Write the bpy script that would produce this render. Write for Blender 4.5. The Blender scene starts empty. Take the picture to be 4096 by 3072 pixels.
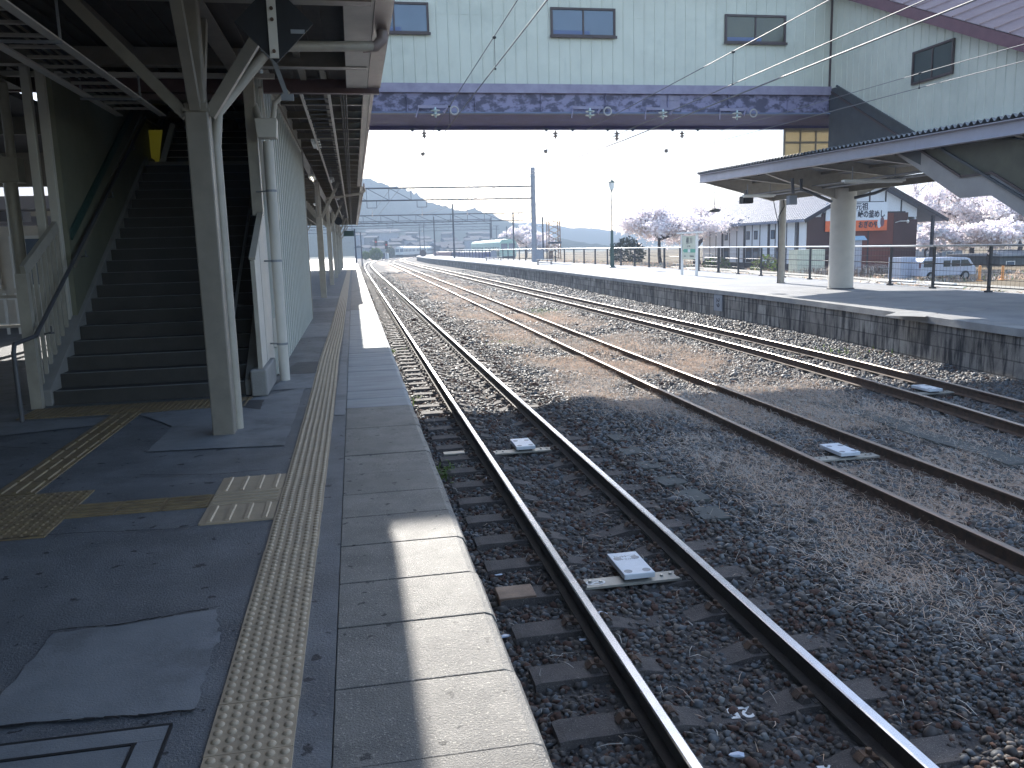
import bpy, math, random
import numpy as np
from mathutils import Vector, Matrix
R = math.radians
random.seed(7); rng = np.random.default_rng(11)
C = bpy.context.scene.collection
sc = bpy.context.scene

# ------------------------------------------------------------ camera, light, exposure
EYE = Vector((0.0, 0.0, 1.70)); FPX = 3300.0          # focal length in photo pixels (4096 wide)
_d = Vector((1412 - 2048, -(1004 - 1536), -FPX)).normalized()
_h = Vector((math.cos(R(1.56)), math.sin(R(1.56)), 0))
_u = _h.cross(_d).normalized()
if _u.y < 0: _u = -_u
_x = _d.cross(_u)
CAMROT = Matrix((_x, _d, _u))                          # camera axes -> world axes
cd = bpy.data.cameras.new('camera'); cam = bpy.data.objects.new('camera', cd); C.objects.link(cam)
cd.sensor_width = 36; cd.lens = 36 * FPX / 4096; cd.clip_start = 0.05; cd.clip_end = 6000
cam.matrix_world = Matrix.Translation(EYE) @ CAMROT.to_4x4()
sc.camera = cam

SUN_EL, SUN_AZ = 27.4, 2.7                             # azimuth from +Y towards +X
w = bpy.data.worlds.new('World'); sc.world = w; w.use_nodes = True
nt = w.node_tree; bg = nt.nodes['Background']
sky = nt.nodes.new('ShaderNodeTexSky'); sky.sky_type = 'NISHITA'; sky.sun_disc = False
sky.sun_elevation = R(SUN_EL); sky.sun_rotation = R(SUN_AZ); sky.dust_density = 1.2; sky.altitude = 300
nt.links.new(sky.outputs[0], bg.inputs[0]); bg.inputs[1].default_value = 0.12
sl = bpy.data.lights.new('sun', 'SUN'); sl.energy = 5.0; sl.angle = R(0.5); sl.color = (1.0, 0.95, 0.87)
so = bpy.data.objects.new('sun', sl); C.objects.link(so)
sdir = Vector((math.sin(R(SUN_AZ)) * math.cos(R(SUN_EL)), math.cos(R(SUN_AZ)) * math.cos(R(SUN_EL)), math.sin(R(SUN_EL))))
so.rotation_euler = sdir.to_track_quat('Z', 'Y').to_euler(); so.location = (0, 30, 40)
sc.view_settings.view_transform = 'Standard'; sc.view_settings.look = 'None'
sc.view_settings.exposure = 1.85; sc.view_settings.gamma = 1
sc.render.engine = 'CYCLES'
sc.cycles.max_bounces = 6; sc.cycles.diffuse_bounces = 3; sc.cycles.glossy_bounces = 3; sc.cycles.volume_bounces = 0
sc.cycles.use_denoising = True

# ------------------------------------------------------------ measuring helpers: a photo pixel and one known coordinate -> a point
def ray(x, y):
    return CAMROT @ Vector((x - 2048, -(y - 1536), -FPX))
def PZ(x, y, z=0.0):
    r = ray(x, y); return EYE + r * ((z - EYE.z) / r.z)
def PY(x, y, Y):
    r = ray(x, y); return EYE + r * (Y / r.y)
def PX(x, y, X):
    r = ray(x, y); return EYE + r * (X / r.x)

# ------------------------------------------------------------ mesh builder
class MB:
    def __init__(s): s.v = []; s.f = []; s.m = []
    def face(s, pts, m=0):
        n = len(s.v); s.v += [tuple(p) for p in pts]; s.f.append(tuple(range(n, n + len(pts)))); s.m.append(m); return s
    def box(s, x0, x1, y0, y1, z0, z1, m=0):
        n = len(s.v)
        s.v += [(x0,y0,z0),(x1,y0,z0),(x1,y1,z0),(x0,y1,z0),(x0,y0,z1),(x1,y0,z1),(x1,y1,z1),(x0,y1,z1)]
        for q in ((0,3,2,1),(4,5,6,7),(0,1,5,4),(1,2,6,5),(2,3,7,6),(3,0,4,7)):
            s.f.append(tuple(n + i for i in q)); s.m.append(m)
        return s
    def bar(s, p, q, w, h, m=0, up=(0, 0, 1)):
        p = Vector(p); q = Vector(q); d = (q - p).normalized(); u = Vector(up)
        if abs(d.dot(u)) > .98: u = Vector((0, 1, 0))
        a = d.cross(u).normalized() * (w / 2); b = a.cross(d).normalized() * (h / 2)
        n = len(s.v)
        for o in (p, q):
            s.v += [tuple(o - a - b), tuple(o + a - b), tuple(o + a + b), tuple(o - a + b)]
        for k in ((0,1,2,3),(7,6,5,4),(0,4,5,1),(1,5,6,2),(2,6,7,3),(3,7,4,0)):
            s.f.append(tuple(n + i for i in k)); s.m.append(m)
        return s
    def tube(s, path, r, n=8, m=0, cap=True):
        P = [Vector(p) for p in path]; k0 = len(s.v); rs = r if isinstance(r, (list, tuple)) else [r] * len(P)
        u = None
        for i, p in enumerate(P):
            d = (P[min(i + 1, len(P) - 1)] - P[max(i - 1, 0)]).normalized()
            if u is None: u = d.cross(Vector((0, 0, 1)) if abs(d.z) < .95 else Vector((0, 1, 0))).normalized()
            u = (u - d * u.dot(d)).normalized(); v = d.cross(u)
            for j in range(n):
                a = 2 * math.pi * j / n
                s.v.append(tuple(p + (u * math.cos(a) + v * math.sin(a)) * rs[i]))
        for i in range(len(P) - 1):
            for j in range(n):
                a = k0 + i * n + j; b = k0 + i * n + (j + 1) % n
                s.f.append((a, b, b + n, a + n)); s.m.append(m)
        if cap:
            s.f.append(tuple(k0 + j for j in range(n))[::-1]); s.m.append(m)
            s.f.append(tuple(k0 + (len(P) - 1) * n + j for j in range(n))); s.m.append(m)
        return s
    def lathe(s, prof, c, n=16, m=0):                 # prof: (r, z)
        k0 = len(s.v)
        for r, z in prof:
            for j in range(n):
                a = 2 * math.pi * j / n; s.v.append((c[0] + r * math.cos(a), c[1] + r * math.sin(a), c[2] + z))
        for i in range(len(prof) - 1):
            for j in range(n):
                a = k0 + i * n + j; b = k0 + i * n + (j + 1) % n
                s.f.append((a, b, b + n, a + n)); s.m.append(m)
        s.f.append(tuple(k0 + j for j in range(n))[::-1]); s.m.append(m)
        s.f.append(tuple(k0 + (len(prof) - 1) * n + j for j in range(n))); s.m.append(m)
        return s
    def prism(s, poly, vec, m=0):                      # poly: 3-D outline, extruded by vec
        n = len(poly); k = len(s.v); vec = Vector(vec)
        s.v += [tuple(p) for p in poly] + [tuple(Vector(p) + vec) for p in poly]
        s.f.append(tuple(k + i for i in range(n))[::-1]); s.m.append(m)
        s.f.append(tuple(k + n + i for i in range(n))); s.m.append(m)
        for i in range(n):
            j = (i + 1) % n; s.f.append((k + i, k + j, k + n + j, k + n + i)); s.m.append(m)
        return s
    def sweep(s, prof, path, ms=None, cap=True):       # prof: (x offset, z offset) list, path: (x, y, z) running along y
        n = len(prof); k0 = len(s.v)
        for i, p in enumerate(path):
            a = Vector(path[max(i - 1, 0)]); b = Vector(path[min(i + 1, len(path) - 1)]); d = (b - a); d.z = 0; d.normalize()
            r = Vector((d.y, -d.x, 0))
            for (x, z) in prof: s.v.append((p[0] + r.x * x, p[1] + r.y * x, p[2] + z))
        for i in range(len(path) - 1):
            for j in range(n):
                a = k0 + i * n + j; b = k0 + i * n + (j + 1) % n
                s.f.append((a, b, b + n, a + n)); s.m.append(ms[j] if ms else 0)
        if cap:
            s.f.append(tuple(k0 + j for j in range(n))); s.m.append(0)
            s.f.append(tuple(k0 + (len(path) - 1) * n + j for j in range(n))[::-1]); s.m.append(0)
        return s
    def build(s, name, mats, parent=None, smooth=False, bevel=0, local=False):
        me = bpy.data.meshes.new(name)
        v = s.v
        if parent is not None and not local:
            o = wloc(parent); v = [(a - o.x, b - o.y, c - o.z) for a, b, c in s.v]
        me.from_pydata(v, [], s.f)
        if not isinstance(mats, (list, tuple)): mats = [mats]
        for q in mats: me.materials.append(q)
        me.polygons.foreach_set('material_index', s.m)
        if smooth: me.polygons.foreach_set('use_smooth', [True] * len(s.f))
        me.update()
        ob = bpy.data.objects.new(name, me); C.objects.link(ob)
        if parent is not None: ob.parent = parent
        if bevel:
            b = ob.modifiers.new('bevel', 'BEVEL'); b.width = bevel; b.segments = 2; b.limit_method = 'ANGLE'
        if smooth:
            e = ob.modifiers.new('split', 'EDGE_SPLIT'); e.split_angle = R(40)
        return ob
def wloc(o):
    l = Vector(o.location)
    while o.parent: o = o.parent; l += Vector(o.location)
    return l
def tag(o, label=None, cat=None, group=None, kind=None):
    if label: o['label'] = label
    if cat: o['category'] = cat
    if group: o['group'] = group
    if kind: o['kind'] = kind
    return o
def thing(name, label, cat, loc=(0, 0, 0), rz=0, group=None):
    o = bpy.data.objects.new(name, None); C.objects.link(o); o.location = loc; o.rotation_euler = (0, 0, rz)
    o.empty_display_size = .2
    return tag(o, label, cat, group)
def copy_tree(o, parent=None, loc=None, rz=None, label=None, scale=None):
    c = o.copy(); C.objects.link(c); c.parent = parent
    for ch in o.children: copy_tree(ch, c)
    if loc is not None: c.location = loc
    if rz is not None: c.rotation_euler = (0, 0, rz)
    if label: c['label'] = label
    if scale: c.scale = scale
    return c
def tri_mesh(name, V, F, mats, mi=None, parent=None, smooth=False):
    """numpy arrays -> mesh; F has a fixed number of corners per face"""
    me = bpy.data.meshes.new(name); k = F.shape[1]
    me.vertices.add(len(V)); me.vertices.foreach_set('co', np.ascontiguousarray(V, dtype=np.float32).ravel())
    me.loops.add(F.size); me.loops.foreach_set('vertex_index', np.ascontiguousarray(F, dtype=np.int32).ravel())
    me.polygons.add(len(F)); me.polygons.foreach_set('loop_start', np.arange(0, F.size, k, dtype=np.int32))
    for q in (mats if isinstance(mats, (list, tuple)) else [mats]): me.materials.append(q)
    if mi is not None: me.polygons.foreach_set('material_index', np.asarray(mi, dtype=np.int32))
    if smooth: me.polygons.foreach_set('use_smooth', np.ones(len(F), dtype=bool))
    me.update(calc_edges=True); me.validate()
    o = bpy.data.objects.new(name, me); C.objects.link(o)
    if parent: o.parent = parent
    return o
def text(name, body, size, mat, parent, loc, rot, extrude=0.004, align='CENTER', sx=1, bold=0):
    cu = bpy.data.curves.new(name, 'FONT'); cu.body = body; cu.size = size; cu.extrude = extrude
    cu.align_x = align; cu.align_y = 'CENTER'; cu.offset = bold; cu.resolution_u = 3
    t = bpy.data.objects.new(name + '_src', cu); C.objects.link(t)
    dg = bpy.context.evaluated_depsgraph_get(); me = bpy.data.meshes.new_from_object(t.evaluated_get(dg))
    bpy.data.objects.remove(t); me.materials.clear(); me.materials.append(mat)
    o = bpy.data.objects.new(name, me); C.objects.link(o); o.parent = parent
    o.location = Vector(loc) - (wloc(parent) if parent else Vector()); o.rotation_euler = rot; o.scale = (sx, 1, 1)
    return o

# ------------------------------------------------------------ materials
def mat(name, col, rough=.7, col2=None, scale=3.0, detail=6, fac=.6, metal=0, bump=0, bscale=40, speck=None, speck_scale=60, streak=None,
        spec=.5, emit=None, estr=0, stretch=None, alpha=None, trans=0, coat=0, pit=None, stain=None):
    m = bpy.data.materials.new(name); m.use_nodes = True; n = m.node_tree.nodes; L = m.node_tree.links
    p = n['Principled BSDF']; p.inputs['Roughness'].default_value = rough; p.inputs['Metallic'].default_value = metal
    p.inputs['Specular IOR Level'].default_value = spec
    if coat: p.inputs['Coat Weight'].default_value = coat
    if trans: p.inputs['Transmission Weight'].default_value = trans
    c = tuple(col) + (1,); p.inputs['Base Color'].default_value = c
    if emit: p.inputs['Emission Color'].default_value = tuple(emit) + (1,); p.inputs['Emission Strength'].default_value = estr
    if col2 is None and not bump and not speck and not streak:
        col2 = tuple(x * .8 for x in col)
    g = n.new('ShaderNodeNewGeometry'); src = g.outputs['Position']
    if stretch:
        mp = n.new('ShaderNodeMapping'); mp.inputs['Scale'].default_value = stretch; L.new(src, mp.inputs[0]); st = mp.outputs[0]
    else: st = src
    cur = None
    def noise(s, d=6, v=st, rr=.6):
        t = n.new('ShaderNodeTexNoise'); t.inputs['Scale'].default_value = s; t.inputs['Detail'].default_value = d; t.inputs['Roughness'].default_value = rr
        L.new(v, t.inputs['Vector']); return t.outputs['Fac']
    def ramp(f, a, b):
        r = n.new('ShaderNodeMapRange'); r.inputs[1].default_value = a; r.inputs[2].default_value = b; L.new(f, r.inputs[0]); return r.outputs[0]
    def mix(f, a, b):
        x = n.new('ShaderNodeMix'); x.data_type = 'RGBA'
        L.new(f, x.inputs[0])
        for v, i in ((a, 6), (b, 7)):
            if isinstance(v, tuple): x.inputs[i].default_value = v
            else: L.new(v, x.inputs[i])
        return x.outputs[2]
    if col2 is not None:
        cur = mix(ramp(noise(scale, detail), .5 - .28 / max(fac, .05) * .5, .5 + .28 / max(fac, .05) * .5), c, tuple(col2) + (1,))
    if speck is not None:
        f = ramp(noise(speck_scale, 2, src), .60, .68); cur = mix(f, cur if cur is not None else c, tuple(speck) + (1,))
    if stain is not None:                              # (colour, scale): broad soft stains
        cur = mix(ramp(noise(stain[1], 8, src, .7), .50, .66), cur if cur is not None else c, tuple(stain[0]) + (1,))
    if pit is not None:                                # (colour, scale): small dark pits
        cur = mix(ramp(noise(pit[1], 3, src, .5), .66, .69), cur if cur is not None else c, tuple(pit[0]) + (1,))
    if streak is not None:                             # (colour, low, high): dirt running down a wall
        mp2 = n.new('ShaderNodeMapping'); mp2.inputs['Scale'].default_value = (5, 5, .7); L.new(src, mp2.inputs[0])
        f = ramp(noise(1.3, 8, mp2.outputs[0], .65), streak[1], streak[2]); cur = mix(f, cur if cur is not None else c, tuple(streak[0]) + (1,))
    if cur is not None: L.new(cur, p.inputs['Base Color'])
    rr = n.new('ShaderNodeMapRange'); rr.inputs[3].default_value = max(rough - .08, .03); rr.inputs[4].default_value = min(rough + .1, 1)
    L.new(noise(9, 3, src), rr.inputs[0]); L.new(rr.outputs[0], p.inputs['Roughness'])
    if bump:
        b = n.new('ShaderNodeBump'); b.inputs['Strength'].default_value = bump; b.inputs['Distance'].default_value = .02
        L.new(noise(bscale, 5, src), b.inputs['Height']); L.new(b.outputs[0], p.inputs['Normal'])
    return m
M = {}
def D(k, *a, **kw): M[k] = mat(k, *a, **kw)
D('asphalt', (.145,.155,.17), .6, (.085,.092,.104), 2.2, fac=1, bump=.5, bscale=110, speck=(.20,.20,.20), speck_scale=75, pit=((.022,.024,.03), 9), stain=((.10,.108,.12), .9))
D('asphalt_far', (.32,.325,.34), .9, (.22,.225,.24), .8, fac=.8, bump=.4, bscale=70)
D('coping_old', (.215,.205,.19), .6, (.12,.115,.11), 3.5, fac=.8, bump=.55, bscale=130, speck=(.40,.38,.33), speck_scale=95, pit=((.04,.04,.04), 12), stain=((.15,.145,.135), 1.3))
D('coping_new', (.33,.34,.35), .68, (.23,.24,.25), 2.0, fac=.9, bump=.2, bscale=60, stretch=(.6,3,1))
D('patch', (.21,.222,.24), .6, (.16,.17,.185), 4, fac=.8, bump=.25, bscale=120, speck=(.22,.22,.22), speck_scale=120, stain=((.115,.12,.13), 1.6))
D('patch_dark', (.06,.062,.068), .6, (.045,.047,.05), 4, fac=.8, bump=.1, bscale=80)
D('concrete', (.30,.29,.28), .85, (.2,.195,.19), 2, bump=.4, bscale=50)
D('concrete_lit', (.42,.40,.37), .85, (.30,.29,.27), 2, bump=.3, bscale=50)
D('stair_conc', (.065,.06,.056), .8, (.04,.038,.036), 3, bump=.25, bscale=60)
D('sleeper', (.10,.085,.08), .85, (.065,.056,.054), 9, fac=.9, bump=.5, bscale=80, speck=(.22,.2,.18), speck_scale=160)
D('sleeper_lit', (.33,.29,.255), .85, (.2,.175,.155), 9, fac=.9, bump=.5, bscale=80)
D('wood_sleeper', (.10,.07,.05), .9, (.05,.035,.025), 6, bump=.6, bscale=30, stretch=(.5,4,4))
D('rust', (.105,.058,.036), .75, (.055,.032,.022), 14, fac=.9, bump=.35, bscale=120)
D('rust_light', (.24,.15,.10), .6, (.15,.09,.06), 10, fac=.9, bump=.2, bscale=100)
D('railtop', (.55,.56,.60), .24, (.42,.43,.46), 30, metal=1, fac=.5, stretch=(20,.5,1))
D('steelplate', (.40,.38,.33), .5, (.30,.28,.25), 14, metal=.35)
D('bolt', (.5,.48,.45), .4, metal=.8)
D('white_box', (.72,.74,.78), .45, (.60,.62,.66), 12, fac=.6)
D('tactile', (.44,.345,.24), .42, (.35,.275,.195), 6, fac=.7, bump=.1, bscale=80)
D('tactile_old', (.25,.185,.10), .45, (.165,.12,.075), 7, fac=.9, bump=.15, bscale=80)
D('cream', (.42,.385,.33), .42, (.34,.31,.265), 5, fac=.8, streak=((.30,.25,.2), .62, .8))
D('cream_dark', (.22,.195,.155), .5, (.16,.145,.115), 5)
D('olive_shaded_wall', (.11,.105,.07), .7, (.075,.07,.05), 3)  # housing wall below the canopy roof, canopy shade put into the colour
D('slab_old', (.10,.105,.10), .85, (.07,.073,.07), 6, bump=.3, bscale=60)
D('cream_light', (.62,.58,.52), .5, (.53,.50,.45), 4)
D('brown_steel', (.14,.085,.085), .5, (.10,.06,.06), 6)
D('gutter', (.26,.20,.185), .45, (.21,.165,.155), 6)
D('roofdeck', (.075,.068,.062), .8, (.05,.045,.042), 3)
D('pipe_dark', (.09,.09,.10), .5)
D('black', (.012,.012,.015), .6)
D('white', (.75,.75,.74), .5, (.66,.66,.65), 6)
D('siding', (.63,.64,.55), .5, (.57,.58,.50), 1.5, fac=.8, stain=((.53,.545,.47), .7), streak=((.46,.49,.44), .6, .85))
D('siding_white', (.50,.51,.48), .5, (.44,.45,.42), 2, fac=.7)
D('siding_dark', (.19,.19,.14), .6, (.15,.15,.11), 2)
D('cream_shaded', (.25,.225,.19), .42, (.20,.18,.155), 5, fac=.8)  # darker copy of the cream: shade under the near canopy put into the colour
D('under', (.12,.12,.32), .6, (.11,.10,.19), 3)
D('girder', (.27,.25,.38), .6, (.09,.08,.13), 3.4, fac=2.4, detail=7, bump=.1, bscale=30, stretch=(1,1,1.5))
D('girder_flange', (.33,.30,.40), .55, (.25,.22,.31), 4, fac=.8)
D('girder_blue', (.17,.21,.32), .55, (.13,.155,.25), 3)
D('maroon', (.17,.075,.095), .5, (.12,.05,.07), 4)
D('maroon_roof', (.27,.19,.19), .6, (.20,.135,.14), 3)
D('dark_sheet', (.075,.08,.088), .6, (.05,.054,.06), 3, bump=.1, bscale=20)
D('frame_brown', (.07,.045,.045), .5)
D('glass', (.10,.14,.20), .08, (.08,.11,.16), 1, spec=.8)
D('glass_olive', (.11,.105,.06), .12, (.08,.075,.05), 2, spec=.6)
D('blue_panel', (.12,.16,.30), .5)
D('polycarb', (.62,.52,.30), .5, (.52,.43,.25), 2)
D('insul', (.55,.66,.66), .2, coat=.5)
D('insul_w', (.45,.42,.42), .3)
D('galv', (.30,.31,.33), .5, (.22,.23,.25), 8, metal=.3)
D('wire', (.22,.22,.23), .6, metal=0)
D('wire_dark', (.03,.03,.03), .6)
D('lamp_white', (.8,.82,.8), .3)
D('soffit', (.36,.34,.33), .6, (.29,.275,.265), 2)
D('corr', (.30,.31,.33), .55, (.22,.22,.23), 2, streak=((.17,.14,.13), .55, .8))
D('fasc2', (.42,.41,.47), .5, (.36,.35,.40), 3, streak=((.26,.22,.24), .62, .85))
D('pole_conc', (.30,.32,.36), .8, (.24,.255,.29), 4)
D('pole_dark', (.055,.065,.085), .6)
D('green_metal', (.04,.085,.075), .4)
D('fence_metal', (.035,.035,.045), .5)
D('fence_rail', (.5,.53,.56), .35, metal=.3)
D('wall_masonry', (.40,.375,.34), .9, (.24,.225,.21), 1.6, fac=1, bump=.7, bscale=25, streak=((.05,.048,.052), .46, .60))
def add_blocks(m):
    n = m.node_tree.nodes; L = m.node_tree.links; p = n['Principled BSDF']; old = p.inputs['Base Color'].links[0].from_socket
    g = n.new('ShaderNodeNewGeometry'); s = n.new('ShaderNodeSeparateXYZ'); L.new(g.outputs['Position'], s.inputs[0]); c = n.new('ShaderNodeCombineXYZ')
    L.new(s.outputs[1], c.inputs[0]); L.new(s.outputs[2], c.inputs[1]); b = n.new('ShaderNodeTexBrick')
    b.inputs['Color1'].default_value = (1,1,1,1); b.inputs['Color2'].default_value = (.55,.52,.5,1); b.inputs['Mortar'].default_value = (.22,.2,.2,1); b.inputs['Scale'].default_value = 1
    b.inputs['Brick Width'].default_value = .62; b.inputs['Row Height'].default_value = .31; b.inputs['Mortar Size'].default_value = .016; b.inputs['Mortar Smooth'].default_value = .4; L.new(c.outputs[0], b.inputs['Vector'])
    x = n.new('ShaderNodeMix'); x.data_type = 'RGBA'; x.blend_type = 'MULTIPLY'; x.inputs[0].default_value = .8; L.new(old, x.inputs[6]); L.new(b.outputs['Color'], x.inputs[7]); L.new(x.outputs[2], p.inputs['Base Color'])
add_blocks(M['wall_masonry'])
D('coping2', (.34,.34,.34), .85, (.22,.22,.225), 1.5, fac=.9, bump=.4, bscale=50)
D('earth', (.065,.07,.045), .95, (.04,.045,.03), .35, bump=.5, bscale=12)
D('yard', (.36,.33,.28), .95, (.28,.26,.22), .15, bump=.3, bscale=20)
D('straw', (.74,.53,.39), .8, (.58,.44,.34), 1.2)
D('straw_grey', (.50,.45,.40), .85, (.36,.33,.29), 2)
D('drygrass', (.24,.19,.115), .95, (.17,.135,.085), .8, bump=1, bscale=9)
D('weed', (.17,.24,.06), .7, (.06,.11,.02), 6)
D('leaf', (.09,.15,.035), .7, (.045,.08,.02), 2)
D('leaf_dark', (.07,.085,.07), .9, (.045,.055,.05), 2, spec=.1)
D('hill', (.04,.05,.036), 1, (.026,.035,.026), .03, spec=0)
D('hill_far', (.04,.052,.045), 1, (.028,.04,.034), .012, spec=0)
D('town_roof', (.075,.085,.11), .95, (.05,.055,.075), .3, spec=.05)
D('town_wall', (.16,.165,.18), .95, (.11,.115,.13), .3, spec=.05)
D('field', (.20,.155,.10), .95, (.14,.11,.07), .2, spec=.1)
D('blossom', (.90,.84,.85), .8, (.82,.72,.75), 1.2)
D('blossom_white', (.93,.90,.90), .8, (.87,.81,.83), 1.2)
D('bark', (.06,.045,.05), .9, (.035,.028,.03), 6)
D('tile_roof', (.20,.22,.29), .6, (.15,.17,.23), .9, spec=.3)
D('plaster', (.70,.72,.77), .8, (.62,.64,.69), 1)
D('timber', (.035,.028,.035), .7)
D('brown_wall', (.075,.028,.026), .7, (.05,.02,.02), .6, bump=.2, bscale=8)
D('red_wall', (.17,.042,.028), .7, (.12,.032,.024), .8)
D('orange', (.78,.14,.035), .5)
D('orange_soft', (.80,.34,.10), .5)
D('ink', (.03,.03,.05), .6)
D('signgreen', (.12,.42,.30), .5)
D('sign_cream', (.60,.62,.50), .5)
D('van', (.45,.50,.62), .3, coat=.4)
D('tyre', (.02,.02,.02), .8)
D('train_white', (.60,.62,.62), .4, (.52,.54,.54), .4)
D('train_green', (.36,.52,.46), .4, (.31,.46,.40), .3)
D('navy', (.04,.06,.20), .5)
D('blue_roof', (.30,.46,.62), .5)
D('grey_wall', (.30,.32,.36), .8, (.24,.255,.29), .5)
D('red_lamp', (.35,.02,.02), .3, emit=(1,.05,.03), estr=.05)
D('yellow', (.62,.50,.04), .5)
D('yellow_painted_glow', (.42,.37,.03), .5, emit=(.8,.7,.05), estr=.012)
D('added_glow', (.8,.8,.7), .3, emit=(1,.95,.75), estr=.9)
D('plastic', (.55,.62,.75), .35)
# ============================================================ THE SETTING
def interp(pts, y):
    ys = [p[0] for p in pts]; xs = [p[1] for p in pts]; return float(np.interp(y, ys, xs))
def smooth_path(pts, y0, y1, z):
    """pts: (Y, X) control points -> dense path with a smoothed X"""
    out = []; y = y0
    while y <= y1 + 1e-6:
        s = 0; n = 0; wd = 2.5 if y < 60 else 9
        for k in range(-3, 4): s += interp(pts, y + k * wd / 3); n += 1
        out.append((s / n, y, z)); y += 1.5 if y < 60 else 4
    return out
T1 = [(-20,2.0),(95,2.0),(130,2.12),(155,2.5),(180,3.5),(212,6.3),(260,14),(330,32)]
T2 = [(-20,5.49),(12,5.54),(21,5.62),(50,5.98),(108,6.55),(165,7.0),(205,9.4),(260,17),(330,34)]
T3 = [(-20,6.6),(0,7.9),(5,8.5),(9.5,9.02),(13,9.3),(18,9.5),(24,9.62),(50,9.62),(80,9.75),(135,10.0),(185,10.7),(232,13.2),(280,20),(340,36)]
P2 = [(-20,9.2),(0,10.6),(8,11.25),(12.8,11.72),(15.7,11.96),(20.3,12.37),(23.5,12.52),(31,12.6),(42.5,12.9),(56,13.35),(81,13.9),(114,14.0),(156,13.55),(200,14.6),(235,18)]
FEN = [(-20,16.6),(0,17.2),(18,18.25),(24,18.4),(32,18.9),(36,19.1),(42,19.5),(52,20.4),(62,20.9),(80,20.9),(120,20.3),(160,20.2),(235,24)]
RT = -0.76                                             # rail top

# ground: one sheet to the horizon, with the raised yard beyond the far platform left flat
def hill_z(x, y): return 0.0
g = MB(); g.face([(-3000,-300,-1.12),(3000,-300,-1.12),(3000,3200,-1.12),(-3000,3200,-1.12)])
tag(g.build('ground', M['earth']), kind='structure')

# ballast bed: height field under the tracks
def n2(x, y, s, seed=0):
    """cheap smooth noise"""
    x = np.asarray(x, float) * s + seed * 17.3; y = np.asarray(y, float) * s + seed * 9.1
    return (np.sin(x * 1.3 + 2.1 * np.sin(y * .9)) + np.sin(y * 1.7 + 1.9 * np.sin(x * 1.1 + 2)) + np.sin((x + y) * .83 + 1.2 * np.sin((x - y) * 1.9))) / 3
def bedz(x, y):
    x = np.asarray(x, float); y = np.asarray(y, float)
    z = -0.962 + .012 * n2(x, y, 3.1)
    z = z + .075 * np.exp(-((x - 3.75) / .55) ** 2) * (1 + .9 * n2(x, y, .9, 1))
    z = z + .05 * np.exp(-((x - 5.55) / 1.0) ** 2)
    c3 = np.interp(y, [p[0] for p in T3], [p[1] for p in T3])
    z = z + .03 * np.exp(-((x - (c3 - 1.5)) / .5) ** 2) * (1 + n2(x, y, 1.1, 2))
    z = z - .05 * np.exp(-((x - .75) / .25) ** 2) + .045 * np.exp(-((x - 3.05) / .22) ** 2)
    return z
def bed_mesh(name, xs, ys, material):
    X, Y = np.meshgrid(xs, ys); Z = bedz(X, Y)
    V = np.stack([X.ravel(), Y.ravel(), Z.ravel()], 1); nx = len(xs); ny = len(ys)
    i = np.arange(nx - 1); j = np.arange(ny - 1); I, J = np.meshgrid(i, j); a = (J * nx + I).ravel()
    F = np.stack([a, a + 1, a + nx + 1, a + nx], 1)
    return tri_mesh(name, V, F, material, smooth=True)
def bed_material():
    m = mat('bed', (.07,.065,.062), .95, (.035,.033,.036), 13, fac=.5, bump=1, bscale=22)
    n = m.node_tree.nodes; L = m.node_tree.links; p = n['Principled BSDF']; old = p.inputs['Base Color'].links[0].from_socket
    g = n.new('ShaderNodeNewGeometry'); sx = n.new('ShaderNodeSeparateXYZ'); L.new(g.outputs['Position'], sx.inputs[0])
    t = n.new('ShaderNodeTexNoise'); t.inputs['Scale'].default_value = .45; t.inputs['Detail'].default_value = 7; L.new(g.outputs['Position'], t.inputs[0])
    a = n.new('ShaderNodeMath'); a.operation = 'SUBTRACT'; L.new(sx.outputs[0], a.inputs[0]); a.inputs[1].default_value = 5.9
    b = n.new('ShaderNodeMath'); b.operation = 'ABSOLUTE'; L.new(a.outputs[0], b.inputs[0])
    c = n.new('ShaderNodeMapRange'); c.inputs[1].default_value = 2.6; c.inputs[2].default_value = .8; c.inputs[3].default_value = -.35; c.inputs[4].default_value = .14; L.new(b.outputs[0], c.inputs[0])
    d = n.new('ShaderNodeMath'); d.operation = 'ADD'; L.new(t.outputs[0], d.inputs[0]); L.new(c.outputs[0], d.inputs[1])
    e = n.new('ShaderNodeMapRange'); e.inputs[1].default_value = .5; e.inputs[2].default_value = .6; L.new(d.outputs[0], e.inputs[0])
    x = n.new('ShaderNodeMix'); x.data_type = 'RGBA'; L.new(e.outputs[0], x.inputs[0]); L.new(old, x.inputs[6]); x.inputs[7].default_value = (.33,.24,.18,1)
    L.new(x.outputs[2], p.inputs['Base Color']); return m
M['bed'] = bed_material()
xs = np.concatenate([np.arange(.3, 14.6, .09)]); ys = np.concatenate([np.arange(-6, 30, .14), np.arange(30, 120, .9), np.arange(120, 340, 6)])
tag(bed_mesh('ballast_bed', xs, ys, M['bed']), kind='structure')
g = MB(); g.sweep([(14.5,0),(-1,0),(-1,-.05),(14.5,-.05)][::-1], [(x - 0, y, -.97) for x, y, z in smooth_path([(p[0], p[1] - 4) for p in T2], 170, 330, 0)])
tag(g.build('track_ground', M['bed']), kind='structure')

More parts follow.
